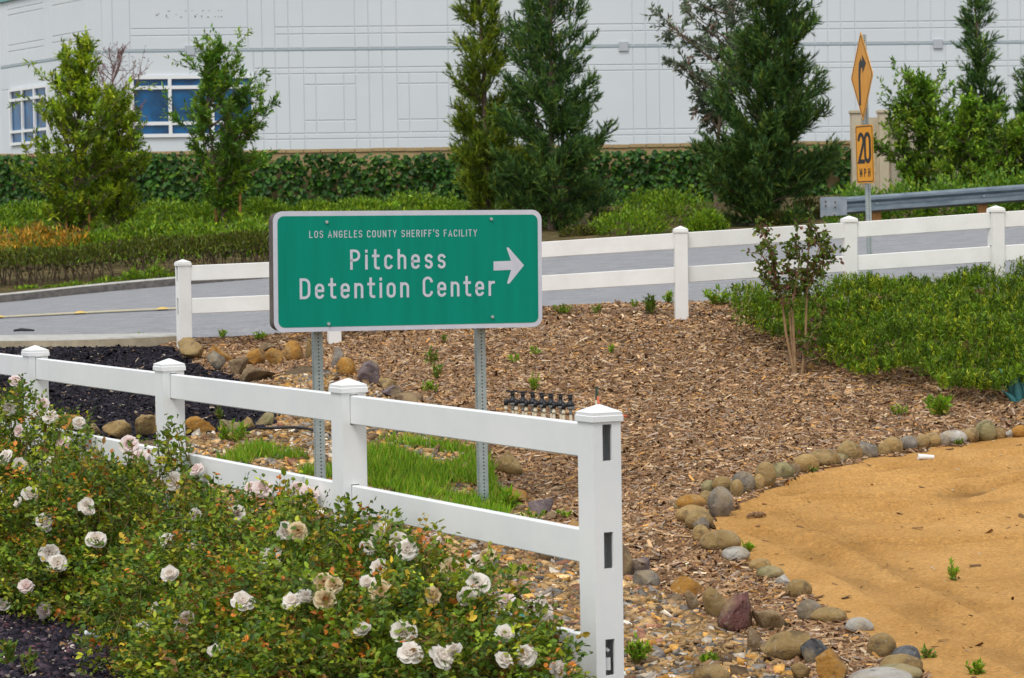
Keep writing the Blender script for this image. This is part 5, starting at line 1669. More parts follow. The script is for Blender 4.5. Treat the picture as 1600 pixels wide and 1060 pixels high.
def pebbles(P, S, C, flat=.6, sub=1, rng=RNG):
    V0, F0 = (_BOXV, _BOXF) if sub == 0 else ico(sub)
    n = len(P)
    A = rng.uniform(.65, 1.2, (n, 3)) * np.array([1, 1, flat]) * S[:, None]
    az = rng.uniform(0, 2 * math.pi, n)
    V = V0[None] * (1 + (rng.uniform(-.55, .40, (n, len(V0), 3)) if sub == 0 else rng.uniform(-.32, .25, (n, len(V0), 1)))) * A[:, None]
    tx, ty = rng.normal(0, .3, n), rng.normal(0, .3, n)
    V[..., 2] += V[..., 0] * tx[:, None] + V[..., 1] * ty[:, None]
    c, s_ = np.cos(az)[:, None], np.sin(az)[:, None]
    V = np.stack([V[..., 0] * c - V[..., 1] * s_, V[..., 0] * s_ + V[..., 1] * c, V[..., 2]], -1) + P[:, None]
    F = (np.arange(n)[:, None, None] * len(V0) + F0[None]).reshape(-1, 3)
    return V.reshape(-1, 3), F, np.repeat(C, len(V0), 0)
PAL_PEB = [(a * 1.3, b * 1.3, c * 1.3, w) for a, b, c, w in [(.26, .165, .075, 4), (.36, .235, .11, 3), (.15, .095, .05, 3.5), (.20, .175, .15, 2.0), (.10, .095, .09, 1.2), (.44, .38, .30, 1.3), (.36, .19, .05, 2), (.24, .12, .075, .9)]]
P = scatter(82000, lambda px, py, x, y: jregion(px, py, x, y)[1] & ((y > 16.5) | (px > 520)), -2.6, 2.4, 11.8, 24.5)
n = len(P)
S = np.clip(RNG.lognormal(-3.98, .45, n), .008, .055)
o = leaf_obj('gravel', pebbles(P + np.array([0, 0, .004]) , S, pick(PAL_PEB, n, .3), .5, 0), M['pebble'], None, 'stuff')
tag(o, 'mixed tan and grey gravel in the dry swale', 'gravel')
PAL_BPEB = [(.018, .016, .024, 5), (.035, .028, .04, 4), (.07, .05, .065, 2), (.13, .06, .07, .8), (.38, .33, .28, .55), (.30, .18, .07, .35)]
P = scatter(26000, lambda px, py, x, y: jregion(px, py, x, y)[2] & (py > 900) & (px < 420), -3.2, -1.0, 11.6, 15.5)
n = len(P)
o = leaf_obj('dark_gravel', pebbles(P, np.clip(RNG.lognormal(-4.25, .35, n), .007, .03), pick(PAL_BPEB, n, .3), .7, 0), M['pebble'], None, 'stuff')
tag(o, 'dark purple-black gravel in front of the rose bushes', 'gravel')
# crumbs and twigs lying on the sand
P = scatter(1500, lambda px, py, x, y: jregion(px, py, x, y)[0], 1, 6.2, 11.5, 22.5)
P[:, 2] = zsand(P[:, 0], P[:, 1])
n = len(P)
L = np.clip(RNG.lognormal(-4.0, .6, n), .006, .08)
o = leaf_obj('sand_litter', chips(P, L, L * RNG.uniform(.2, .6, n), L * .15, pick([(.26, .14, .05, 3), (.16, .09, .04, 3), (.5, .4, .28, 1)], n)), M['chip'], None, 'stuff')
tag(o, 'bits of bark and pebbles scattered on the sand drive', 'debris')

# ------------------------------------------------------------------ grass, weeds
def blades(P, h, w, pal, lean=.35, rng=RNG):
    n = len(P)
    D = np.stack([rng.normal(0, lean, n), rng.normal(0, lean, n), np.ones(n)], -1)
    return leaf_arrays(P, D, h, w, pick(pal, n, .2, rng), .2, False, rng.normal(0, 1, (n, 3)), rng)
GRASS_POLY = [(565, 690), (600, 684), (660, 686), (720, 700), (762, 715), (790, 800), (800, 830), (740, 820), (640, 790), (560, 760), (470, 745), (370, 728), (330, 712), (400, 700), (480, 715), (560, 725)]
def gfn(px, py, x, y):
    return inpoly(px, py + 10 * fnoise(x, y, 3), GRASS_POLY) & (fnoise(x, y, 1.4) + .5 * fnoise(x, y, 4) > -.22)
P = scatter(90000, gfn, -2.6, .6, 16.5, 22.5)
n = len(P)
o = leaf_obj('grass', blades(P, RNG.uniform(.04, .13, n), .009, PAL_GRASS), M['leaf'], None, 'stuff')
tag(o, 'patch of bright green grass in the gravel under the sign', 'grass')
def weed(px, py, hpx, wpx, label, seed, pal=PAL_GRASS, n=70, grp='weeds growing in the mulch', kind='tuft', name='weed', cat='weed'):
    rng = np.random.default_rng(seed)
    g_ = gp(px, py)
    s_ = g_.y / FPX
    h, r = hpx * s_, wpx * s_ / 2
    root = thing(name, g_, label, cat, grp)
    segs, parts = [], []
    ns = max(4, n // 7)
    for i in range(ns):
        az = rng.uniform(0, 2 * math.pi)
        rr = r * math.sqrt(rng.uniform(0, 1)) * (.9 if kind == 'tuft' else 1)
        tip = np.array([math.cos(az) * rr, math.sin(az) * rr, h * rng.uniform(.5, 1) * (1 - .4 * rr / r)])
        b0 = np.array([g_.x + tip[0] * .25, g_.y + tip[1] * .25, g_.z - .01])
        t0 = np.array(g_) + tip
        segs.append((b0, t0, .004, .002))
        m_ = 14
        t = rng.uniform(.15, 1, (m_, 1))
        P = b0 + (t0 - b0) * t
        D = unit(t0 - b0) * .5 + rng.normal(0, .55, (m_, 3)) + np.array([0, 0, .3])
        parts.append(leaf_arrays(P, D, rng.uniform(.35, .7, m_) * max(h * .5, .06), rng.uniform(.4, .7, m_) * max(h * .17, .026), pick(pal, m_, .2, rng), .3, False, None, rng))
    branch_obj('stems', segs, M['stem'], root, 4)
    leaf_obj('leaves', join(parts), M['leaf'], root, 'stuff')
    return root
PAL_W2 = [(.10, .20, .015, 3), (.16, .23, .03, 3), (.22, .18, .03, 1)]
WEEDS = [(348, 528, 14, 26, 'bushy green weed behind the rocks beside the road fence end post', 80), (406, 531, 14, 26, 'second bushy green weed behind the rocks, nearer the green sign', 80),
         (222, 528, 10, 14, 'tiny weed at the rounded end of the pavement', 24), (880, 490, 18, 42, 'spreading green weed under the road fence beside the green sign', 100), (935, 489, 16, 22, 'small green weed under the road fence rail', 50),
         (1018, 491, 36, 24, 'upright yellow-green weed beside a road fence post', 90), (1042, 474, 26, 22, 'green weed at the road edge touching the fence post', 70), (992, 480, 16, 16, 'little weed at the road edge', 30),
         (1122, 476, 32, 50, 'rounded leafy green weed just past the road fence post', 140), (1155, 474, 12, 30, 'low weed trailing beside the leafy green weed', 50),
         (805, 568, 18, 26, 'star-shaped green weed on the mulch behind the valves', 50), (837, 553, 14, 22, 'small green weed on the mulch above the star-shaped weed', 40), (836, 610, 30, 22, 'upright light green weed just behind the valves', 50),
         (956, 549, 10, 20, 'small lone green weed on the open mulch slope', 30), (672, 612, 22, 34, 'leafy weed base of a straggly column under the green sign', 70), (680, 592, 30, 30, 'straggly yellow-green weed under the green sign', 60), (674, 570, 34, 28, 'thin upright weed under the green sign', 40), (697, 535, 20, 14, 'faint thin weed close below the green sign', 24),
         (1405, 648, 20, 34, 'small weed on the mulch below the green ground cover', 60), (1467, 650, 44, 50, 'bushy bright weed on the mulch below the green ground cover', 160),
         (1168, 862, 16, 26, 'low green grass tuft on the sand beside the edging stones', 40), (1490, 906, 34, 20, 'slim upright green weed alone on the sand', 40), (1525, 1054, 30, 36, 'dark green weed at the lower edge of the sand', 70), (1455, 1030, 26, 40, 'thin pale weed beside the grey edging stones', 36),
         (1395, 704, 10, 12, 'tiny weed at the foot of the edging stones', 20), (1272, 738, 10, 16, 'tiny pale weed at the bend of the edging stones', 20), (1497, 694, 8, 18, 'tiny weed below the long pale stone', 20),
         (1008, 910, 16, 14, 'small weed growing on the grey rock', 20), (995, 1035, 45, 40, 'grassy weed in the gravel at the foot of the end post', 110), (1105, 1034, 16, 30, 'small weed in the gravel above the smooth tan stone', 36),
         (362, 690, 36, 60, 'leafy weed against the rocks behind the front fence', 150), (795, 800, 50, 30, 'tall weed in front of the orange rock beside the sign post', 90), (830, 816, 24, 50, 'weed along the purple-grey rock', 80), (880, 812, 20, 40, 'short weed past the purple-grey rock', 60),
         (345, 655, 30, 22, 'thin weed growing out of the black mulch', 40), (815, 897, 18, 60, 'low weed patch in the gravel behind the rail', 90), (1398, 452, 16, 18, 'dry weed at the road edge between fence posts', 24), (1453, 446, 18, 22, 'small green weed at the road edge', 30), (1536, 446, 10, 20, 'small weed by the road fence post', 24), (1580, 462, 26, 30, 'grassy weed past the road fence post', 50),
         (12, 1040, 60, 30, 'pale dry weed standing in the dark gravel', 40), (45, 1055, 50, 30, 'second pale dry weed in the dark gravel', 30)]
for i, (px, py, h_, w_, lab, n_) in enumerate(WEEDS):
    weed(px, py, h_, w_, lab, 700 + i, PAL_W2 if 'yellow' in lab or 'pale' in lab or 'thin' in lab or 'dry' in lab else PAL_GRASS, n_)

# green ground cover on the slope
COVER_POLY = [(1142, 515), (1180, 506), (1250, 510), (1300, 500), (1335, 480), (1400, 475), (1440, 462), (1480, 452), (1520, 462), (1545, 478), (1575, 478), (1600, 462), (1720, 450), (1720, 640), (1600, 632), (1530, 632), (1470, 628), (1420, 612), (1350, 600), (1290, 580), (1235, 562), (1195, 548), (1150, 538)]
def cfn(px, py, x, y):
    return inpoly(px, py + 24 * 0 + 8 * fnoise(x, y, 1.8), COVER_POLY)
def ground_cover(name, fn, box, nsp, hgt, pal, label, ll, lw, nl, seed):
    rng = np.random.default_rng(seed)
    P0 = scatter(nsp, fn, *box, rng)
    n = len(P0)
    hh = hgt * (.75 + .6 * fnoise(P0[:, 0], P0[:, 1], 1.5) + .35 * fnoise(P0[:, 0], P0[:, 1], 4.0)).clip(.25, 1.5)
    tip = P0 + np.stack([rng.normal(0, .05, n), rng.normal(-.03, .05, n), hh], -1)
    C0 = pick(pal, n, .25, rng)
    t = rng.uniform(.35, 1.05, (n, nl, 1)) ** .6
    P = (P0[:, None] + (tip - P0)[:, None] * t).reshape(-1, 3)
    D = rng.normal(0, .55, (n * nl, 3)) + np.array([0, -.1, .75])
    C = np.repeat(C0, nl, 0) * np.exp(rng.normal(0, .2, (n * nl, 1)))
    o = leaf_obj(name, leaf_arrays(P, D, rng.uniform(.6, 1.3, n * nl) * ll, lw, C, .3, False, None, rng), M['leaf'], None, 'stuff')
    return tag(o, label, 'ground cover')
ground_cover('ground_cover', cfn, (1.8, 6.2, 22.2, 27.2), 14000, .38, PAL_GREENPATCH, 'dense feathery green ground cover below the road fence', .045, .012, 17, 31)
# plants covering the far bank between the shrubs
BANK_POLY = [(-80, 345), (130, 335), (420, 325), (700, 325), (760, 345), (720, 372), (420, 380), (415, 415), (-80, 430)]
ground_cover('bank_cover', lambda px, py, x, y: inpoly(px, py, BANK_POLY) & (fnoise(x, y, .9) > -.28), (-14, 2, 46.6, 62), 5200, .22, PAL_COVER, 'low bright green plants carpeting the bank behind the hedge', .12, .045, 9, 32)

# ------------------------------------------------------------------ sapling on the mulch
g_ = gp(1248, 584)
sp_rng = np.random.default_rng(41)
sap = thing('sapling', g_, 'thin multi-stemmed sapling with sparse brownish leaves on the mulch', 'tree')
segs, tw = [], []
def sap_pt(px, py, dy=0):
    return np.array(W(px, py, g_.y + dy))
STEMS = [[(1241, 584), (1236, 560), (1228, 520), (1222, 470), (1210, 420), (1195, 370), (1188, 352)], [(1242, 584), (1240, 560), (1236, 520), (1233, 470), (1234, 430), (1232, 395)], [(1243, 584), (1242, 555), (1240, 520), (1238, 480), (1244, 440), (1250, 400), (1246, 365)],
         [(1253, 586), (1256, 555), (1259, 520), (1260, 470), (1262, 420), (1264, 380), (1262, 350)], [(1258, 545), (1268, 525), (1280, 505), (1288, 485)], [(1260, 455), (1275, 425), (1290, 400), (1302, 390)], [(1261, 430), (1275, 400), (1284, 375)], [(1222, 470), (1208, 450), (1192, 440)], [(1212, 430), (1195, 405), (1185, 395)]]
for k, st in enumerate(STEMS):
    dy = sp_rng.uniform(-.12, .12)
    pts = [sap_pt(a, b, dy * i / len(st)) for i, (a, b) in enumerate(st)]
    rs = np.linspace(.017 if k < 4 else .008, .004, len(pts))
    for i in range(len(pts) - 1):
        segs.append((pts[i], pts[i + 1], rs[i], rs[i + 1]))
        f0 = (584 - st[i][1]) / 230
        if f0 > .28 or k == 4:
            for j in range(8):
                t = sp_rng.uniform(0, 1)
                q = pts[i] + (pts[i + 1] - pts[i]) * t
                dd = unit(sp_rng.normal(0, .8, 3) + np.array([0, 0, .5]))
                L = sp_rng.uniform(.06, .17)
                segs.append((q, q + dd * L, .003, .0015))
                tw.append((q, dd, L))
Pn, Dn, Cn = [], [], []
for q, dd, L in tw:
    m_ = 11
    t = sp_rng.uniform(.2, 1.1, (m_, 1))
    Pn.append(q + dd * L * t + sp_rng.normal(0, .012, (m_, 3)))
    Dn.append(dd * .3 + sp_rng.normal(0, .6, (m_, 3)))
Pn, Dn = np.concatenate(Pn), np.concatenate(Dn)
n = len(Pn)
branch_obj('stems', segs, mat('sapling bark', (.22, .13, .06), (.33, .21, .11), 14, rough=.8), sap, 6)
leaf_obj('leaves', leaf_arrays(Pn, Dn, sp_rng.uniform(.032, .06, n), sp_rng.uniform(.02, .036, n), pick([(.11, .19, .015, 4), (.08, .13, .015, 4), (.18, .20, .025, 2), (.18, .08, .05, 1.5), (.12, .06, .04, 1.2)], n, .2, sp_rng), .3, True, None, sp_rng), M['leaf'], sap, 'stuff')

# ------------------------------------------------------------------ agave beside the ground cover
g_ = gp(1597, 630)
ag = thing('agave', g_, 'blue-green agave with thick upright leaves at the edge of the ground cover', 'agave')
m_ag = mat('agave skin', (.035, .17, .19), (.07, .25, .26), 9, rough=.5)
for k, (dx, dy, h_, tx, wd) in enumerate(((0, 0, .30, 0, .075), (-.03, -.03, .25, -.03, .065), (.06, 0, .32, .06, .075), (-.06, .02, .31, -.13, .055), (-.07, -.04, .13, -.12, .05), (.10, -.03, .24, .16, .06), (.04, .06, .36, .02, .07))):
    mb = MB()
    b_ = Vector((g_.x + dx, g_.y + dy, g_.z - .01))
    rows = 6
    vs = []
    for i in range(rows):
        t = i / (rows - 1)
        c_ = b_ + Vector((tx * t * t, -.02 * t, h_ * t))
        w_ = wd * (.75 + .5 * math.sin(t * 2.2)) * (1 - t ** 3) * .62 + .002
        th_ = .018 * (1 - t) + .002
        vs += [c_ + Vector((-w_, .012, 0)), c_ + Vector((0, -th_, 0)), c_ + Vector((w_, .012, 0)), c_ + Vector((0, th_ + .012, 0))]
    fs = [(i * 4 + k2, i * 4 + (k2 + 1) % 4, i * 4 + 4 + (k2 + 1) % 4, i * 4 + 4 + k2) for i in range(rows - 1) for k2 in range(4)] + [(20, 21, 22, 23)]
    mb.add(vs, fs)
    mb.build('leaf', m_ag, ag, True)

# ------------------------------------------------------------------ rose bushes
BUSHES = [  # lobes: (px, distance, outline y of the top, radius)
 ([(715, 10.75, 895, .32), (800, 10.45, 1000, .24), (848, 10.4, 1020, .17), (760, 10.2, 985, .32)], 'white rose bush at the end post, its shoots hanging over the lowest rail'),
 ([(625, 11.2, 850, .42), (640, 10.5, 930, .48), (560, 10.7, 905, .45), (690, 10.2, 985, .40)], 'dense white rose bush next to the end-post bush, with large open blooms'),
 ([(500, 12.0, 805, .50), (560, 11.8, 825, .42), (470, 11.2, 880, .55), (400, 11.4, 895, .5), (520, 10.4, 985, .5)], 'white rose bush around the foot of the second fence post, with cream wilted blooms'),
 ([(340, 13.2, 768, .50), (420, 12.6, 790, .42), (320, 12.5, 860, .55), (400, 10.9, 985, .42), (330, 11.6, 985, .40)], 'white rose bush between the second and third fence posts'),
 ([(215, 14.5, 735, .55), (130, 14.9, 745, .5), (180, 14.4, 840, .56), (285, 13.6, 845, .40)], 'white rose bush below the third fence post, beside the plastic bottle'),
 ([(20, 16.2, 635, .62), (-20, 15.7, 700, .7), (70, 15.3, 735, .62), (20, 14.95, 840, .55)], 'tall white rose bush climbing the fourth fence post'),
]
ELL = []
roots = []
for bi, (lobes, lab) in enumerate(BUSHES):
    c0 = W(lobes[0][0], 900, lobes[0][1])
    z0 = float(H(c0.x, c0.y))
    root = thing('rose_bush', (c0.x, c0.y, z0), lab, 'rose bush', 'white rose bushes along the front fence')
    roots.append(root)
    rng = np.random.default_rng(900 + bi)
    parts, segs = [], []
    for px, d, yt, r in lobes:
        top = W(px, yt, d)
        gz = float(H(top.x, d))
        hz = (top.z - gz)
        c = np.array([top.x, d, gz + hz * .46])
        rad = np.array([r, r * .85, hz * .54])
        ELL.append((c, rad, bi))
        ns_ = int((900 if px < 0 else 1080) * (r / .5) ** 2)
        u = unit(rng.normal(0, 1, (ns_, 3)))
        off = rng.uniform(0, 50, 3)
        lump = np.array([mnoise.noise(Vector(v * 2.4 + off)) + .7 * mnoise.noise(Vector(v * 5.5 + off)) for v in u])
        rr = (1 - np.abs(rng.normal(0, .17, ns_))).clip(.3, 1.05) * (1 + .42 * lump)
        P0 = c + u * rr[:, None] * rad
        P0[:, 2] = np.maximum(P0[:, 2], gz + .03)
        qx, qy = project(P0[:, 0], P0[:, 1], P0[:, 2])
        ok_ = (qx > -90) & (qy < 1150)
        P0, u = P0[ok_], u[ok_]
        ns_ = len(P0)
        A0 = unit(u * .6 + rng.normal(0, .5, (ns_, 3)) + np.array([0, 0, .25]))
        m_ = 7                                         # leaflets on a spray
        Ls = rng.uniform(.06, .13, (ns_, 1, 1))
        tt = np.array([.25, .25, .55, .55, .82, .82, 1.0])[None, :, None]
        side = unit(np.cross(A0, UP + rng.normal(0, .3, (ns_, 3))))
        sg = np.array([1, -1, 1, -1, 1, -1, 0.0])[None, :, None]
        P = (P0[:, None] + A0[:, None] * Ls * tt + rng.normal(0, .006, (ns_, m_, 3))).reshape(-1, 3)
        D = (A0[:, None] * .55 + side[:, None] * sg * .9 + rng.normal(0, .28, (ns_, m_, 3))).reshape(-1, 3)
        tone = np.array([mnoise.noise(Vector(p * 3.0)) for p in P0])
        C0 = pick(PAL_ROSE, ns_, .25, rng) * (1 + .3 * tone)[:, None]
        n = ns_ * m_
        C = np.repeat(C0, m_, 0) * np.exp(rng.normal(0, .2, (n, 1)))
        odd = rng.uniform(0, 1, n) < .16
        C[odd] = pick(PAL_ROSE, int(odd.sum()), .25, rng)
        face = np.repeat(UP + rng.normal(0, .4, (ns_, 3)), m_, 0) + rng.normal(0, .3, (n, 3))
        sz = np.repeat(rng.uniform(.75, 1.2, ns_), m_)
        parts.append(leaf_arrays(P, D, rng.uniform(.020, .038, n) * sz, rng.uniform(.014, .024, n) * sz, C, .3, True, face, rng))
        segs += [(P0[i], P0[i] + A0[i] * Ls[i, 0, 0], .0016, .001) for i in range(0, ns_, 2)]
        for i in range(0, ns_, 9):
            segs.append((P0[i] - A0[i] * rng.uniform(.1, .25), P0[i], .003, .002))
        for k in range(26):
            v = unit(rng.normal(0, 1, 3) * np.array([1, 1, .3]) + np.array([0, 0, .8]))
            b0 = np.array([c[0] + rng.normal(0, .06), c[1] + rng.normal(0, .06), gz - .03])
            tip = c + v * rad * rng.uniform(.7, 1.1)
            mid = (b0 + tip) / 2 + rng.normal(0, .05, 3)
            segs += [(b0, mid, .007, .005), (mid, tip, .005, .0025)]
    # shoots standing above the outline
    SH = {5: [(32, 592), (60, 640), (12, 600)], 4: [(262, 648), (275, 660), (283, 690), (250, 672), (150, 690), (210, 690), (90, 660)], 3: [(440, 742), (452, 748), (330, 742), (300, 730), (386, 760)], 2: [(540, 772), (548, 790), (470, 760), (585, 800)], 1: [(655, 835), (690, 840)], 0: [(868, 962), (850, 960), (745, 880), (858, 1000)]}[bi]
    dsh = lobes[0][1]
    for px, py in SH:
        for rep_ in range(3):
            tip = np.array(W(px + rng.normal(0, 7), py + abs(rng.normal(0, 10)), dsh + rng.uniform(-.15, .1)))
            b0 = np.array([tip[0] + rng.normal(0, .06), tip[1], max(tip[2] - .42, .1)])
            segs.append((b0, tip, .004, .002))
            m_ = 26
            t = rng.uniform(.15, 1, (m_, 1))
            P = b0 + (tip - b0) * t + rng.normal(0, .02, (m_, 3))
            D = rng.normal(0, .7, (m_, 3)) + np.array([0, 0, .2])
            parts.append(leaf_arrays(P, D, rng.uniform(.026, .05, m_), rng.uniform(.017, .03, m_), pick(PAL_ROSE, m_, .25, rng), .3, True, None, rng))
    branch_obj('canes', segs, M['stem'], root, 3)
    leaf_obj('foliage', join(parts), M['leaf'], root, 'stuff')

# rose blooms: petals in whorls around a cupped heart
def bloom_mesh(name, seed, openness, cols, size=.040):
    rng = np.random.default_rng(seed)
    Vs, Fs, Cs, o = [], [], [], 0
    whorls = [(6, 1.0, .08), (6, .90, .30), (6, .74, .58), (5, .55, .9), (4, .36, 1.2)]
    for wi, (k, rl, el) in enumerate(whorls):
        for i in range(k):
            az = 2 * math.pi * (i + .5 * (wi % 2)) / k + rng.normal(0, .14)
            e = el * (1.25 - openness * .5) + rng.normal(0, .10)
            L = size * rl * rng.uniform(.88, 1.12)
            wd = L * rng.uniform(1.0, 1.2)
            nu, nv = 5, 4
            for a in range(nv):
                t = a / (nv - 1)
                bend = e + t * (.55 if wi < 3 else .9) - (.5 * t * t if wi < 2 else 0) * openness
                r_ = L * t * math.cos(min(bend, 1.5)) + size * .05
                z_ = L * t * math.sin(min(bend, 1.5)) * .85 - size * .15 * (wi == 0)
                for b in range(nu):
                    s_ = (b / (nu - 1) - .5) * 2
                    half = wd * .5 * math.sin(min(1, t * 1.15 + .12) * math.pi * .62)
                    x = r_ - abs(s_) ** 2 * wd * .10
                    y = s_ * half
                    z = z_ + abs(s_) ** 2 * wd * .16 + rng.normal(0, size * .010) - (t > .9) * size * .04 * rng.uniform(0, 1)
                    Vs.append((x * math.cos(az) - y * math.sin(az), x * math.sin(az) + y * math.cos(az), z))
                    cc = np.array(cols[0]) * (1 - wi / 5) + np.array(cols[1]) * (wi / 5)
                    Cs.append(cc * (1 - .05 * (1 - t)))
            for a in range(nv - 1):
                for b in range(nu - 1):
                    q = o + a * nu + b
                    Fs.append((q, q + 1, q + nu + 1, q + nu))
            o += nv * nu
    me = np_mesh(name, Vs, Fs, np.array(Cs))
    me.materials.append(M['petal'])
    me.polygons.foreach_set('use_smooth', np.ones(len(Fs), bool))
    return me
WHT = ((.93, .89, .84), (.92, .82, .72)); PNK = ((.92, .82, .79), (.90, .72, .68)); CRM = ((.80, .68, .46), (.66, .45, .20))
MESH_B = [bloom_mesh('bloom', 1, 1.0, WHT), bloom_mesh('bloom', 2, .6, WHT), bloom_mesh('bloom', 3, .9, PNK), bloom_mesh('bloom', 4, .3, WHT, .034), bloom_mesh('bloom', 5, 1.3, CRM, .036)]
def px_list(lst, x0, y0, k):
    return [(x0 + a * k, y0 + b * k) + ((c[0],) if c else ()) for a, b, *c in lst]
FL = px_list([(28, 45), (90, 80), (240, 70), (400, 50), (645, 45, 2), (140, 222), (90, 255), (400, 265), (405, 300), (205, 345), (442, 425, 0), (227, 488), (240, 530), (265, 535), (772, 432, 1), (895, 455, 0), (893, 312), (800, 155, 0), (905, 100, 2), (787, 585, 3), (1250, 507, 1), (1090, 300), (1155, 185, 2), (1210, 187, 2), (1370, 190, 2), (1420, 215, 2), (1320, 245, 2),
              (1310, 385), (1370, 385, 4), (1115, 710), (1350, 712), (1405, 690), (1425, 620, 4), (1490, 625, 4), (1535, 630, 4), (1495, 700, 4), (722, 742), (830, 828), (860, 785, 2), (660, 840), (1000, 945), (15, 725), (200, 745, 2), (120, 640, 2)], 0, 700, .3396)
FL += px_list([(125, 197, 0), (50, 285, 0), (235, 255, 3), (290, 300, 0), (125, 410, 1), (430, 245, 2), (130, 545, 4), (545, 415, 4), (710, 390, 0), (760, 340, 4), (640, 575, 0), (705, 510, 0), (875, 600, 2), (1010, 640, 0), (1065, 620, 1), (1100, 680, 1), (265, 795, 1), (305, 915, 0), (485, 940, 0), (565, 900, 3), (860, 955, 0), (995, 925, 0), (30, 780, 3), (870, 805, 3), (1170, 1010, 1), (50, 500, 3), (440, 570, 4)], 560, 780, .2642)
FL += px_list([(65, 467, 0), (110, 270, 2), (380, 540, 0), (595, 588, 0), (325, 440, 2), (150, 640, 2), (475, 740, 2), (395, 885, 1), (650, 850, 0), (50, 840, 1), (160, 900, 4), (1060, 850, 2), (970, 740, 2)], 0, 540, .2075)
frng = np.random.default_rng(77)
o3 = np.array([0, 0, EYE])
extra = {i: [] for i in range(6)}
FD = [10.6 + 2.137 * i for i in range(6)]
def fence_d(px):
    # distance of the front fence at that column
    ks = [(c.x / c.y * FPX + 800, c.y) for c in posts]
    ks = sorted(ks)
    return float(np.interp(px, [k[0] for k in ks], [k[1] for k in ks]))
for fi, f in enumerate(FL):
    px, py = f[0], f[1]
    kind = f[2] if len(f) > 2 else int(frng.choice([0, 1, 1, 3]))
    v = raydir(px, py); v = v / np.linalg.norm(v)
    best, bb = None, None
    for c, rad, bi in ELL:
        oc = (o3 - c) / rad; dv = v / rad
        A_, B_, C_2 = dv @ dv, 2 * oc @ dv, oc @ oc - 1.0
        disc = B_ * B_ - 4 * A_ * C_2
        if disc > 0:
            t = (-B_ - math.sqrt(disc)) / (2 * A_)
            if t > 0 and (best is None or t < best):
                best, bb = t, bi
    if best is None:
        d = min(fence_d(px) - .22, 16.5)
        t = d / v[1]
        bb = min(range(len(ELL)), key=lambda i: np.linalg.norm((o3 + v * t - ELL[i][0])))
        bb = ELL[bb][2]
    else:
        t = best - .03
    p = o3 + v * t
    o = link('bloom', MESH_B[kind], None, roots[bb])
    facing = unit(np.array([frng.normal(0, .5), -.9 + frng.normal(0, .25), .7 + frng.normal(0, .3)]))
    qd = Vector(facing).to_track_quat('Z', 'Y')
    s_ = frng.uniform(.9, 1.28) * (1.0 + .018 * (t - 10))
    o.matrix_basis = Matrix.Translation(p) @ qd.to_matrix().to_4x4() @ Matrix.Rotation(frng.uniform(0, 6), 4, 'Z') @ Matrix.Scale(s_, 4)
    # its stalk with a few leaves
    b0 = p + np.array([frng.normal(0, .02), .05, -.16])
    extra[bb].append((p, b0))
for bi, lst in extra.items():
    if not lst:
        continue
    segs = [(b0, p, .0035, .0025) for p, b0 in lst]
    rng = np.random.default_rng(50 + bi)
    parts = []
    for p, b0 in lst:
        m_ = 9
        t = rng.uniform(0, .75, (m_, 1))
        P = b0 + (p - b0) * t
        parts.append(leaf_arrays(P, rng.normal(0, .7, (m_, 3)), rng.uniform(.028, .05, m_), rng.uniform(.018, .03, m_), pick(PAL_ROSE, m_, .25, rng), .3, True, None, rng))
    branch_obj('flower_stalks', segs, M['stem'], roots[bi], 4)
    leaf_obj('stalk_leaves', join(parts), M['leaf'], roots[bi], 'stuff')

# ------------------------------------------------------------------ litter
g_ = gp(166, 1004)
bt = thing('plastic_bottle', g_, 'clear plastic drink bottle with blue label lying under the rose bush', 'bottle')
m_pet = mat('clear plastic', (.24, .30, .33), (.34, .40, .42), 20, rough=.15, spec=.6)
def bpt(t, r_=0):
    return Vector((g_.x - .10 + .20 * t, g_.y - .02 * t, g_.z + .038 + .01 * (1 - t)))
prof = [(0, .012), (.05, .013), (.09, .015), (.22, .030), (.3, .033), (.36, .031), (.42, .033), (.9, .033), (.96, .030), (1, .022)]
mb = MB(); mb.tube([bpt(t) for t, r_ in prof], [r_ for t, r_ in prof], 14); mb.build('body', m_pet, bt, True)
mb = MB(); mb.tube([bpt(.44), bpt(.66)], .0336, 14); mb.build('label_band', mat('faded blue label', (.04, .05, .055), rough=.5), bt, True)
mb = MB(); mb.tube([bpt(.68), bpt(.86)], .0337, 14); mb.build('label_band', mat('blue print', (.01, .09, .17), rough=.5), bt, True)
mb = MB(); mb.tube([bpt(-.04), bpt(.05)], .0155, 12); mb.build('bottle_cap', mat('white cap', (.6, .62, .62), rough=.4), bt, True)
g_ = gp(1446, 716)
zz = float(zsand(np.array([g_.x]), np.array([g_.y]))[0])
cu = thing('paper_cup', (g_.x, g_.y, zz), 'crumpled white paper cup lying on the sand drive', 'cup')
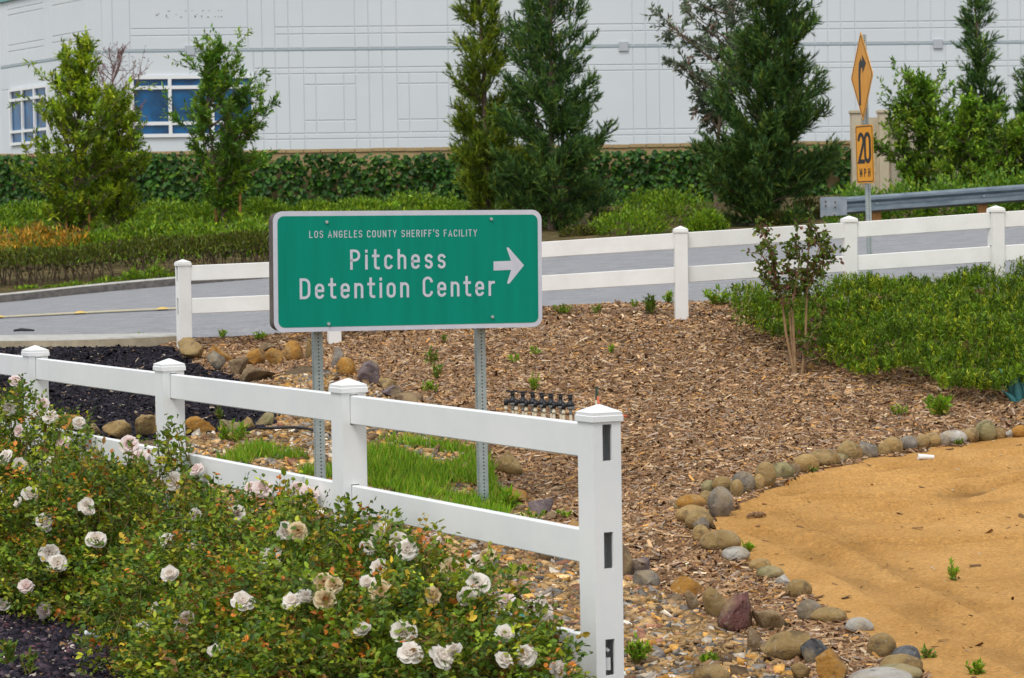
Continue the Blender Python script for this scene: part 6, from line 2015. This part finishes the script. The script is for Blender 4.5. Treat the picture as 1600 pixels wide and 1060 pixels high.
m_cup = mat('white paper', (.72, .72, .70), (.80, .80, .78), 20, rough=.7)
mb = MB()
a_, b_ = Vector((g_.x - .055, g_.y, zz + .022)), Vector((g_.x + .065, g_.y + .01, zz + .016))
mb.tube([a_, b_], [.024, .017], 14, caps=False); mb.tube([b_, b_ + Vector((.001, 0, 0))], [.017, .016], 14)
mb.build('cup', m_cup, cu, True)
mb = MB(); mb.tube([a_ + Vector((-.002, 0, 0)), a_ + Vector((.003, 0, 0))], .026, 14, caps=False); mb.build('rim', m_cup, cu, True)
g_ = gp(1182, 811)
zz = float(zsand(np.array([g_.x]), np.array([g_.y]))[0])
mb = MB()
for k in range(4):
    q = Vector((g_.x - .04 + .026 * k, g_.y + random.uniform(-.02, .02), zz + .012 + .008 * (k % 2)))
    mb.tube([q + Vector((-.025, -.01, -.004)), q + Vector((0, .004, .010 + .01 * (k == 2))), q + Vector((.028, .012, -.002))], [.008, .015, .006], 6)
tag(mb.build('bark_piece', mat('curled bark', (.13, .07, .035), (.26, .15, .075), 20, rough=.9), None, True), 'curled piece of brown bark lying on the sand', 'bark')
g_ = W(806, 962, 11.35)
g2 = gp(806, 975)
mb = MB()
mb.add([(g2.x - .05, g2.y, g2.z + .02), (g2.x + .055, g2.y - .01, g2.z + .015), (g2.x + .05, g2.y + .09, g2.z + .035), (g2.x - .01, g2.y + .10, g2.z + .085), (g2.x - .05, g2.y + .08, g2.z + .03)], [(0, 1, 3), (1, 2, 3), (0, 3, 4)])
tag(mb.build('plastic_scrap', mat('teal plastic', (.01, .22, .17), rough=.5), None), 'crumpled teal plastic scrap on the gravel behind the lowest rail', 'scrap')
g_ = W(37, 522, 29.2)
zz = float(H(g_.x, g_.y))
mb = MB()
mb.tube([(g_.x - .11, g_.y, zz + .02), (g_.x - .03, g_.y + .03, zz + .03), (g_.x + .12, g_.y - .02, zz + .02)], [.012, .02, .01], 6)
tag(mb.build('tyre_scrap', m_bp, None, True), 'small black strip of tyre rubber lying on the road', 'scrap')
